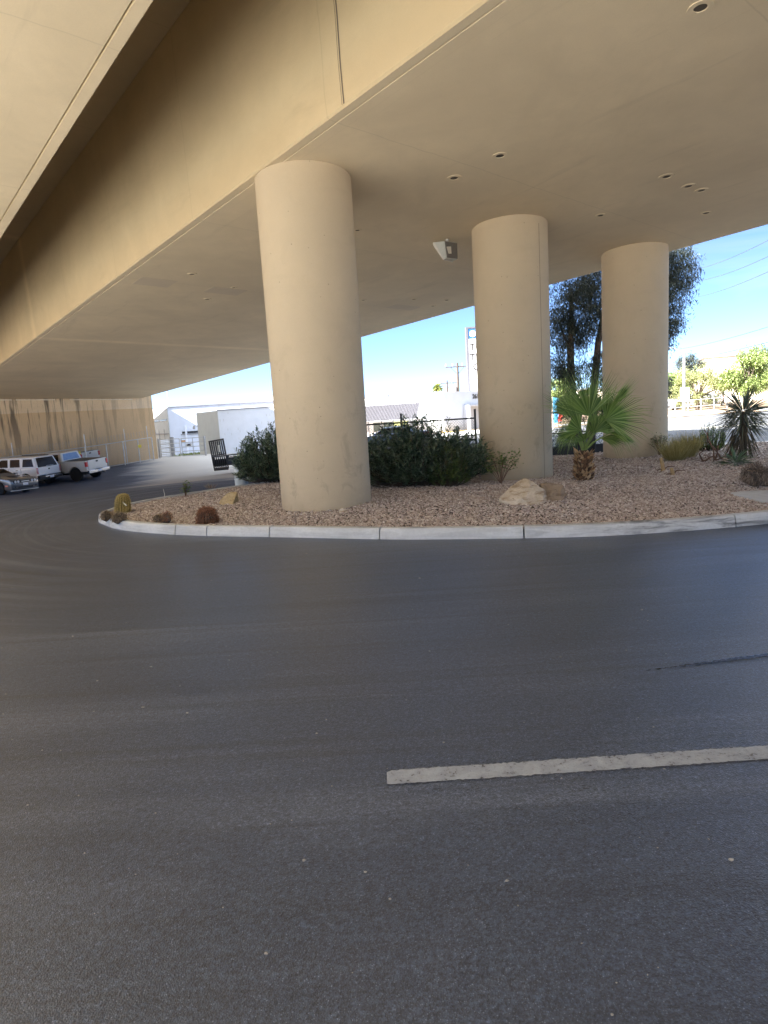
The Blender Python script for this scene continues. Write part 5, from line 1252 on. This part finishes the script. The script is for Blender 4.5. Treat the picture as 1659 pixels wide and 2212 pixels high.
# warehouse seen on its corner
Yw = 66.0; Cn = P2(367, 930, Yw); zb = g1(Cn.x, Cn.y)-.4; zt = ztop(367, 879, Yw)
Lf = P2(318, 930, Yw+9); Rt = P2(640, 910, Yw+3.0); Bk = Lf+(Rt-Cn)
wh = thing('warehouse', (Cn.x, Cn.y, 0), 'white flat-roofed warehouse seen on its corner, with slit windows near the top', 'building'); wo = Vector((Cn.x, Cn.y))
loc = lambda p: (p[0]-wo.x, p[1]-wo.y)
wallbox('wall', wh, [loc(Cn), loc(Rt), loc(Bk), loc(Lf)], zb, zt, m_bwall)
nR, nL = nrm_to_cam(Cn, Rt), nrm_to_cam(Cn, Lf); c_, r_, l2 = Vector(loc(Cn)), Vector(loc(Rt)), Vector(loc(Lf)); Hw = zt-zb
onface(wh, 'side_cladding', m_gwall, c_, l2, .012, .99, zb, zt-.02, nL, .06)
onface(wh, 'parapet_cap', m_trim, c_, r_, -.01, 1, zt-.01, zt+.08, nR, .1)
zs = ztop(460, 933, Yw)
for f0, f1 in ((.09, .115), (.13, .245), (.26, .40)): onface(wh, 'window', m_slit, c_, r_, f0, f1, zs, zs+.22, nR, .03)
onface(wh, 'sill', m_trim, c_, r_, .08, .42, zs-.12, zs-.03, nR, .08)
for f in (.12, .25): onface(wh, 'pilaster', m_wwall, c_, r_, f-.006, f+.006, zb, zs+.8, nR, .12)
zl = ztop(350, 915, Yw+3)
for f0, f1 in ((.05, .3), (.34, .58), (.62, .86)): onface(wh, 'window', m_slit, c_, l2, f0, f1, zl+.25, zl+.38, nL, .09)
for f in (.2, .42, .64, .86): onface(wh, 'door_seam', m_trim, c_, l2, f-.005, f+.005, zb, zl-.6, nL, .09)
onface(wh, 'door_seam', m_trim, c_, l2, .02, .98, zb+Hw*.5, zb+Hw*.515, nL, .10)
m = MB(); m.tube([(-.5, 2, zt), (-.5, 2, zt+2.0)], .03, 6); m.tube([(-.7, 2, zt+1.85), (-.3, 2, zt+1.95)], .03, 5); m.build('antenna', m_galvd, wh)
wallbox('roof_unit', wh, [loc(P2(575, 880, Yw+8)), loc(P2(602, 880, Yw+8)), loc(P2(602, 880, Yw+10)), loc(P2(575, 880, Yw+10))], zt-.2, zt+.75, m_gwall)
# stacked corrugated panels by the warehouse corner
A, B = P2(347, 960, Yw-3.4), P2(372, 958, Yw-3.0); cs = thing('panel_stack', (A.x, A.y, g1(A.x, A.y)), 'ribbed white sheet-metal shutter behind the left leaf of the pipe gate', 'shutter'); d = B-A
m = MB(); zz = 0.05
while zz < 1.75: m.beam((0, 0, zz), (d.x, d.y, zz), .12, .11); zz += .16
m.build('slats', m_wwall, cs); m = MB(); m.beam((d.x, d.y, 0), (d.x, d.y, 1.9), .35, .3); m.build('frame', m_trim, cs)
# block wall building, grey return wall on its left
Yb = 55.0; A = P2(474, 930, Yb); B = P2(700, 920, Yb-1.5); G = P2(428, 930, Yb+5.0); zb2 = g1(A.x, A.y)-.4; zt2 = ztop(474, 886.5, Yb)
bk = thing('block_building', (A.x, A.y, 0), 'low white block building with a plain grey end wall behind the trailer', 'building'); wo = A.copy()
E_ = G+(B-A); wallbox('wall', bk, [loc(A), loc(B), loc(E_), loc(G)], zb2, zt2, m_wwall); a_, b_, g_ = Vector(loc(A)), Vector(loc(B)), Vector(loc(G))
onface(bk, 'end_wall', m_gwall, a_, g_, .0, 1.0, zb2, zt2-.015, nrm_to_cam(A, G), .03); onface(bk, 'coping', m_trim, a_, b_, -.003, 1, zt2-.005, zt2+.06, nrm_to_cam(A, B), .06)
m = MB()
for r_ in range(22):
    for c in range(30):
        if rng.random() < .055: f = (c+.5*(r_ % 2))/30; z = zb2+.5+r_*.2; q = a_.lerp(b_, f)+nrm_to_cam(A, B)*.004; u_ = (b_-a_).normalized()*.012; m.quad((q.x-u_.x, q.y-u_.y, z), (q.x+u_.x, q.y+u_.y, z), (q.x+u_.x, q.y+u_.y, z+.19), (q.x-u_.x, q.y-u_.y, z+.19))
m.build('mortar_gaps', m_gwall, bk, fix=False)
q = a_.lerp(g_, .97); m = MB(); m.tube([(q.x, q.y, zt2-1.2), (q.x-.35, q.y-.2, zt2-1.15)], .03, 6); m.lathe([(.12, -.3), (.06, 0)], 12, c=(q.x-.35, q.y-.2, zt2-1.15)); m.build('wall_lamp', m_galvd, bk)
# grass verge
n = 2600; A, B = P2(378, 975, 62), P2(470, 968, 60); f = rng.random(n); P = np.array([[*A.lerp(B, t_)] for t_ in f])+np.c_[rng.normal(0, .15, n), rng.uniform(0, 3.0, n)]
P3 = np.c_[P, gz(P[:, 0], P[:, 1])-.03]; V, F = leaves(P3, randdir(n, .2, 1), rng.uniform(.12, .5, n), .05, .2, .1); tag(np_obj('grass', V, F, m_green_grass), kind='stuff')
q = P2(450, 960, 62.5); ub = thing('utility_box', (q.x, q.y, g1(q.x, q.y)), 'small grey utility box in the weeds behind the pipe gate', 'box'); small(ub, 'cabinet', m_galvd, -.5, .5, -.25, .25, 0, .75, .03); small(ub, 'lid', m_trim, -.54, .54, -.29, .29, .752, .82, .02)
# shop ------------------------------------------------------------------------
Ys = 64.0; C0 = P2(958, 890, Ys); Lx = P2(770, 900, Ys+4.5); Rx = P2(1150, 880, Ys+8.5); zb3 = g1(C0.x, C0.y)-.3; zt3 = ztop(958, 847, Ys); BkS = Lx+(Rx-C0)
sh = thing('shop', (C0.x, C0.y, 0), 'white single-storey shop with a grey tiled awning over its windows', 'building'); wo = C0.copy()
wallbox('wall', sh, [loc(C0), loc(Rx), loc(BkS), loc(Lx)], zb3, zt3, m_store); c_, l2, r2 = Vector(loc(C0)), Vector(loc(Lx)), Vector(loc(Rx)); nF, nS = nrm_to_cam(C0, Lx), nrm_to_cam(C0, Rx)
onface(sh, 'parapet_cap', m_trim, c_, l2, 0, 1, zt3, zt3+.06, nF, .08); onface(sh, 'side_wall', m_store_shade, c_, r2, .01, 1, zb3, zt3-.01, nS, .03)
def zat(v, u=880): return ztop(u, v, Ys+2)
za_, zb_ = zat(872), zat(905)
fA = .245
dF = (l2-c_); pA, pB = c_+dF*fA, c_+dF*1.0; e = Vector((nF.x, nF.y))
m = MB(); m.add([(pA.x+e.x*.25, pA.y+e.y*.25, za_), (pB.x+e.x*.25, pB.y+e.y*.25, za_), (pB.x+e.x*1.3, pB.y+e.y*1.3, zb_), (pA.x+e.x*1.3, pA.y+e.y*1.3, zb_), (pA.x, pA.y, za_), (pB.x, pB.y, za_), (pB.x, pB.y, zb_), (pA.x, pA.y, zb_)], [(0, 1, 2, 3), (3, 2, 6, 7), (0, 4, 5, 1), (0, 3, 7, 4), (1, 5, 6, 2), (4, 7, 6, 5)]); aw = m.build('awning', m_wwall, sh)
m = MB(); nt = 44
for i in range(nt+1):
    f = i/nt; q = pA.lerp(pB, f)
    m.beam((q.x+e.x*.28, q.y+e.y*.28, za_+.04), (q.x+e.x*1.33, q.y+e.y*1.33, zb_+.04), .11, .08)
m.build('tiles', m_tile, aw)
zw0, zw1 = zb3+.75, zb_-.1
for f0, f1, mt in ((.32, .36, m_trim), (.40, .56, m_ylw), (.57, .68, m_win), (.72, .80, m_win), (.90, .99, m_win)): onface(sh, 'window' if mt is m_win else 'panel', mt, c_, l2, f0, f1, zw0, zw1-.1, nF, .05)
for f in (.37, .565, .70, .86): onface(sh, 'downpipe', m_trim, c_, l2, f-.005, f+.005, zb3, zb_, nF, .12)
onface(sh, 'door', m_door, c_, r2, .42, .58, zb3, zb3+2.3, nS, .06); onface(sh, 'porch_roof', m_store_shade, c_, r2, .20, .60, zt3-1.5, zt3-1.38, nS, .9); onface(sh, 'porch_wall', m_store_shade, c_, r2, .20, .215, zb3, zt3-1.5, nS, .9)
onface(sh, 'base_kerb', m_kerby, c_, r2, -.02, 1, zb3, zb3+.42, nS, .5); onface(sh, 'roof_vent', m_galvd, c_, l2, .60, .70, zt3+.06, zt3+.22, -nF, .8)
def text(body, parent, origin, right, up, size, mat, thick=.02, name='lettering'):
    cu = bpy.data.curves.new(name, 'FONT'); cu.body = body; cu.size = size; cu.extrude = thick; cu.offset = size*.02; cu.align_x = 'LEFT'
    tmp = bpy.data.objects.new(name, cu); COL.objects.link(tmp); dg = bpy.context.evaluated_depsgraph_get(); me = bpy.data.meshes.new_from_object(tmp.evaluated_get(dg)); bpy.data.objects.remove(tmp); bpy.data.curves.remove(cu)
    right = Vector(right).normalized(); up = Vector(up).normalized(); n = right.cross(up); M_ = Matrix(((right.x, up.x, n.x, origin[0]), (right.y, up.y, n.y, origin[1]), (right.z, up.z, n.z, origin[2]), (0, 0, 0, 1))); me.transform(M_)
    me.materials.clear(); me.materials.append(mat); o = bpy.data.objects.new(name, me); COL.objects.link(o); o.parent = parent; return o
rs = (r2-c_).normalized(); q = c_+(r2-c_)*.30+nS*.09; text('2616', sh, (q.x, q.y, zt3-.75), (rs.x, rs.y, 0), (0, 0, 1), .62, m_ink, name='house_number')
# pylon sign
Yp = 70.0; A = at(1008, 780, Yp); zt4 = ztop(1010, 707, Yp); zf = ztop(1013, 833, Yp); zbm = ztop(1013, 846, Yp); w4 = 3.3; o4 = Vector((A[0], A[1], 0))
py = thing('pylon_sign', o4, 'tall white roadside sign board with a blue header, half hidden by the middle column', 'sign', rz=R(4))
m = MB(); m.box(0, .22, -.25, .25, zbm-.8, zt4); m.box(w4-.22, w4, -.25, .25, zbm-3, zt4); m.box(.22, w4-.22, -.25, .25, zt4-.16, zt4); m.box(.22, w4-.22, -.25, .25, zbm-.2, zbm-.04); m.build('frame', simple('sign_frame', (.10, .10, .115), .5), py)
m = MB(); m.box(.225, w4-.225, -.2, .2, zf, zt4-.165); fc_ = m.build('face', m_signw, py); m = MB(); m.box(.23, w4-.23, -.215, -.201, zt4-.165-1.05, zt4-.17); m.build('header', m_signb, py)
m = MB(); m.lathe([(.33, -.235), (.33, -.217)], 24, 'y', (.70, 0, zt4-.70)); m.build('emblem', m_signw, py); m = MB(); m.box(.52, .88, -.245, -.237, zt4-.90, zt4-.85); m.box(.62, .78, -.245, -.237, zt4-.58, zt4-.53); m.build('emblem_mark', m_signb, py)
text('Y', py, (1.02, -.236, zt4-1.0), (1, 0, 0), (0, 0, 1), 1.0, m_signw)
zr = lambda v: ztop(1022, v, Yp)
sz = (zr(742)-zr(757))/.70
text('TO', py, (.33, -.206, zr(757)), (1, 0, 0), (0, 0, 1), sz, m_ink); text('TI', py, (.30, -.206, zr(779)), (1, 0, 0), (0, 0, 1), sz, m_ink); text('C', py, (.58, -.206, zr(800)), (1, 0, 0), (0, 0, 1), sz, m_ink)
m = MB(); m.box(.70, .98, -.215, -.205, zr(818), zr(817)); m.box(.70, .98, -.215, -.205, zr(820), zr(819)); m.build('red_mark', m_rink, py)
m = MB(); m.box(1.0, 1.25, -.215, -.205, zr(829), zr(827)); m.box(1.35, 1.7, -.215, -.205, zr(829), zr(827)); m.build('red_mark', m_rink, py)
m = MB(); m.box(.225, w4-.225, -.05, .05, zbm-.04, zf-.01); m.build('apron', m_gwall, py)
# pale buildings across the street at right
q = P2(1540, 850, 82); z = g1(q.x, q.y); pb = thing('building', (q.x, q.y, z), 'pale sunlit building wall showing between the trees across the street', 'building', rz=R(-22))
m = MB(); m.box(-1, 22, 0, 10, -.5, 5.6); m.build('wall', m_pale, pb); m = MB(); m.box(-1.2, 22.2, -.2, 10.2, 5.605, 5.85); m.build('roof_edge', m_trim, pb)
for x in (3, 9, 15): small(pb, 'window', m_win, x, x+1.6, -.05, .06, 1.2, 2.6)
q = P2(1405, 860, 96); z = g1(q.x, q.y); pb = thing('building', (q.x, q.y, z), 'low pale wall behind the cars across the street', 'building', rz=R(-22)); m = MB(); m.box(-14, 14, 0, 6, -.5, 3.0); m.build('wall', m_pale, pb); m = MB(); m.box(-14.2, 14.2, -.2, 6.2, 3.005, 3.2); m.build('roof_edge', m_trim, pb)
# street light
q = at(1477, 894, 47.0); z = g1(q[0], q[1]); st = thing('street_light', (q[0], q[1], z), 'tall pale street light pole with small white signs across the street', 'street light'); ht = at(1477, 762, 47)[2]-z
m = MB(); m.lathe([(.16, 0), (.16, .05)], 12); m.tube([(0, 0, 0), (0, 0, ht)], [.12, .085], 10); m.build('pole', m_polew, st, smooth=True); m = MB(); m.tube([(0, 0, ht-.05), (-.8, .0, ht+.35), (-1.6, 0, ht+.55)], [.05, .045, .04], 7); m.build('arm', m_polew, st, smooth=True); small(st, 'lamp_head', m_galvd, -2.1, -1.5, -.12, .12, ht+.48, ht+.62, .03)
for z0_, z1_ in ((1.05, 1.55), (1.6, 2.0)):
    zz = at(1477, 868, 47)[2]-z; sg = small(st, 'sign', m_signw, -.33, .33, -.16, -.14, zz+z0_-1.0, zz+z1_-1.0, .01); m = MB()
    for k_ in range(2): m.box(-.2, .2, -.168, -.161, zz+z0_-.9+k_*.18, zz+z0_-.84+k_*.18)
    m.build('lettering', m_ink, sg)
# utility poles
def upole(u, vt, vb, Y, label, w, trans):
    q = at(u, (vt+vb)/2, Y); x, y = q[0], q[1]; z = g1(x, y); ht = at(u, vt, Y)[2]-z; o = thing('utility_pole', (x, y, z), label, 'utility pole', 'utility poles behind the shop'); m = MB(); m.tube([(0, 0, 0), (0, 0, ht+.2)], [.22, .15], 9); m.build('pole', m_pole, o, smooth=True)
    m = MB(); m.beam((-w, 0, ht-.3), (w, 0, ht-.3), .16); m.beam((-w*.6, 0, ht-.3), (0, 0, ht-1.3), .06); m.beam((w*.6, 0, ht-.3), (0, 0, ht-1.3), .06); m.build('crossarm', m_pole, o)
    for x_ in (-w*.95, -w*.4, w*.4, w*.95): m = MB(); m.lathe([(.07, ht-.22), (.1, ht-.05), (.05, ht+.12)], 8, c=(x_, 0, 0)); m.build('insulator', m_galvd, o)
    if trans:
        m = MB(); m.lathe([(.32, 0), (.36, .1), (.36, 1.2), (.25, 1.35)], 14, c=(-.5, 0, ht-4.2)); m.build('transformer', m_polew, o, smooth=True); m = MB(); m.lathe([(.05, 0), (.05, .9)], 8, c=(.5, 0, ht-4.0)); m.tube([(0, 0, ht-5.2), (-.75, 0, ht-5.0)], .05, 6); m.build('fittings', m_galvd, o)
upole(989, 787, 845, 88, 'utility pole with a white transformer beside the pylon sign', 1.6, True); upole(966, 824, 845, 120, 'farther plain utility pole with a single crossarm left of the transformer pole', 2.2, False)
# overhead wires at right
def wire(uv0, uv1, Y0, Y1, label, r=.016):
    a_, b_ = Vector(at(*uv0, Y0)), Vector(at(*uv1, Y1)); d = b_-a_; a_ = a_-d*.7; b_ = b_+d*.25; m = MB(); pts = []
    for i in range(25): f = i/24; q = a_.lerp(b_, f); q.z -= .35*4*f*(1-f)-.25; pts.append(q)
    m.tube(pts, r, 5); tag(m.build('power_line', m_cable, smooth=True), label, 'power line', 'power lines over the street')
for (a0, b0, lb) in (((1659, 516), (1532, 577), 'topmost overhead wire crossing the sky at right'), ((1659, 551), (1535, 604), 'second overhead wire from the top at right'), ((1659, 584), (1525, 640), 'third overhead wire from the top, passing the gum tree'), ((1659, 703), (1478, 755), 'fourth overhead wire, first below the gum tree foliage'), ((1659, 736), (1440, 788), 'fifth overhead wire, just above the lowest pair'), ((1659, 750), (1450, 797), 'lowest overhead wire, passing the lime-green trees')):
    wire(a0, b0, 34, 52, lb, .014)
# bright banner by the far pavement
q = at(1204, 905, 44); z = g1(q[0], q[1]); o = thing('banner', (q[0], q[1], z), 'blue and red banner seen in the gap left of the fan palm', 'banner'); zq = at(1204, 872, 44)[2]-z
m = MB(); m.tube([(-.3, 0, 0), (-.3, 0, zq+.5)], .03, 6); m.build('pole', m_polew, o); m = MB(); m.prism([(-.26, zq-1.3), (.30, zq-1.2), (.38, zq-.2), (.2, zq+.35), (-.26, zq+.45)], lambda p: (p[0], -.01, p[1]), lambda p: (p[0], .01, p[1])); m.build('cloth', m_flagb, o); m = MB(); m.prism([(.02, zq-1.22), (.29, zq-1.18), (.33, zq-.75), (.1, zq-.65)], lambda p: (p[0], -.02, p[1]), lambda p: (p[0], -.011, p[1])); m.build('patch', m_flagr, o)
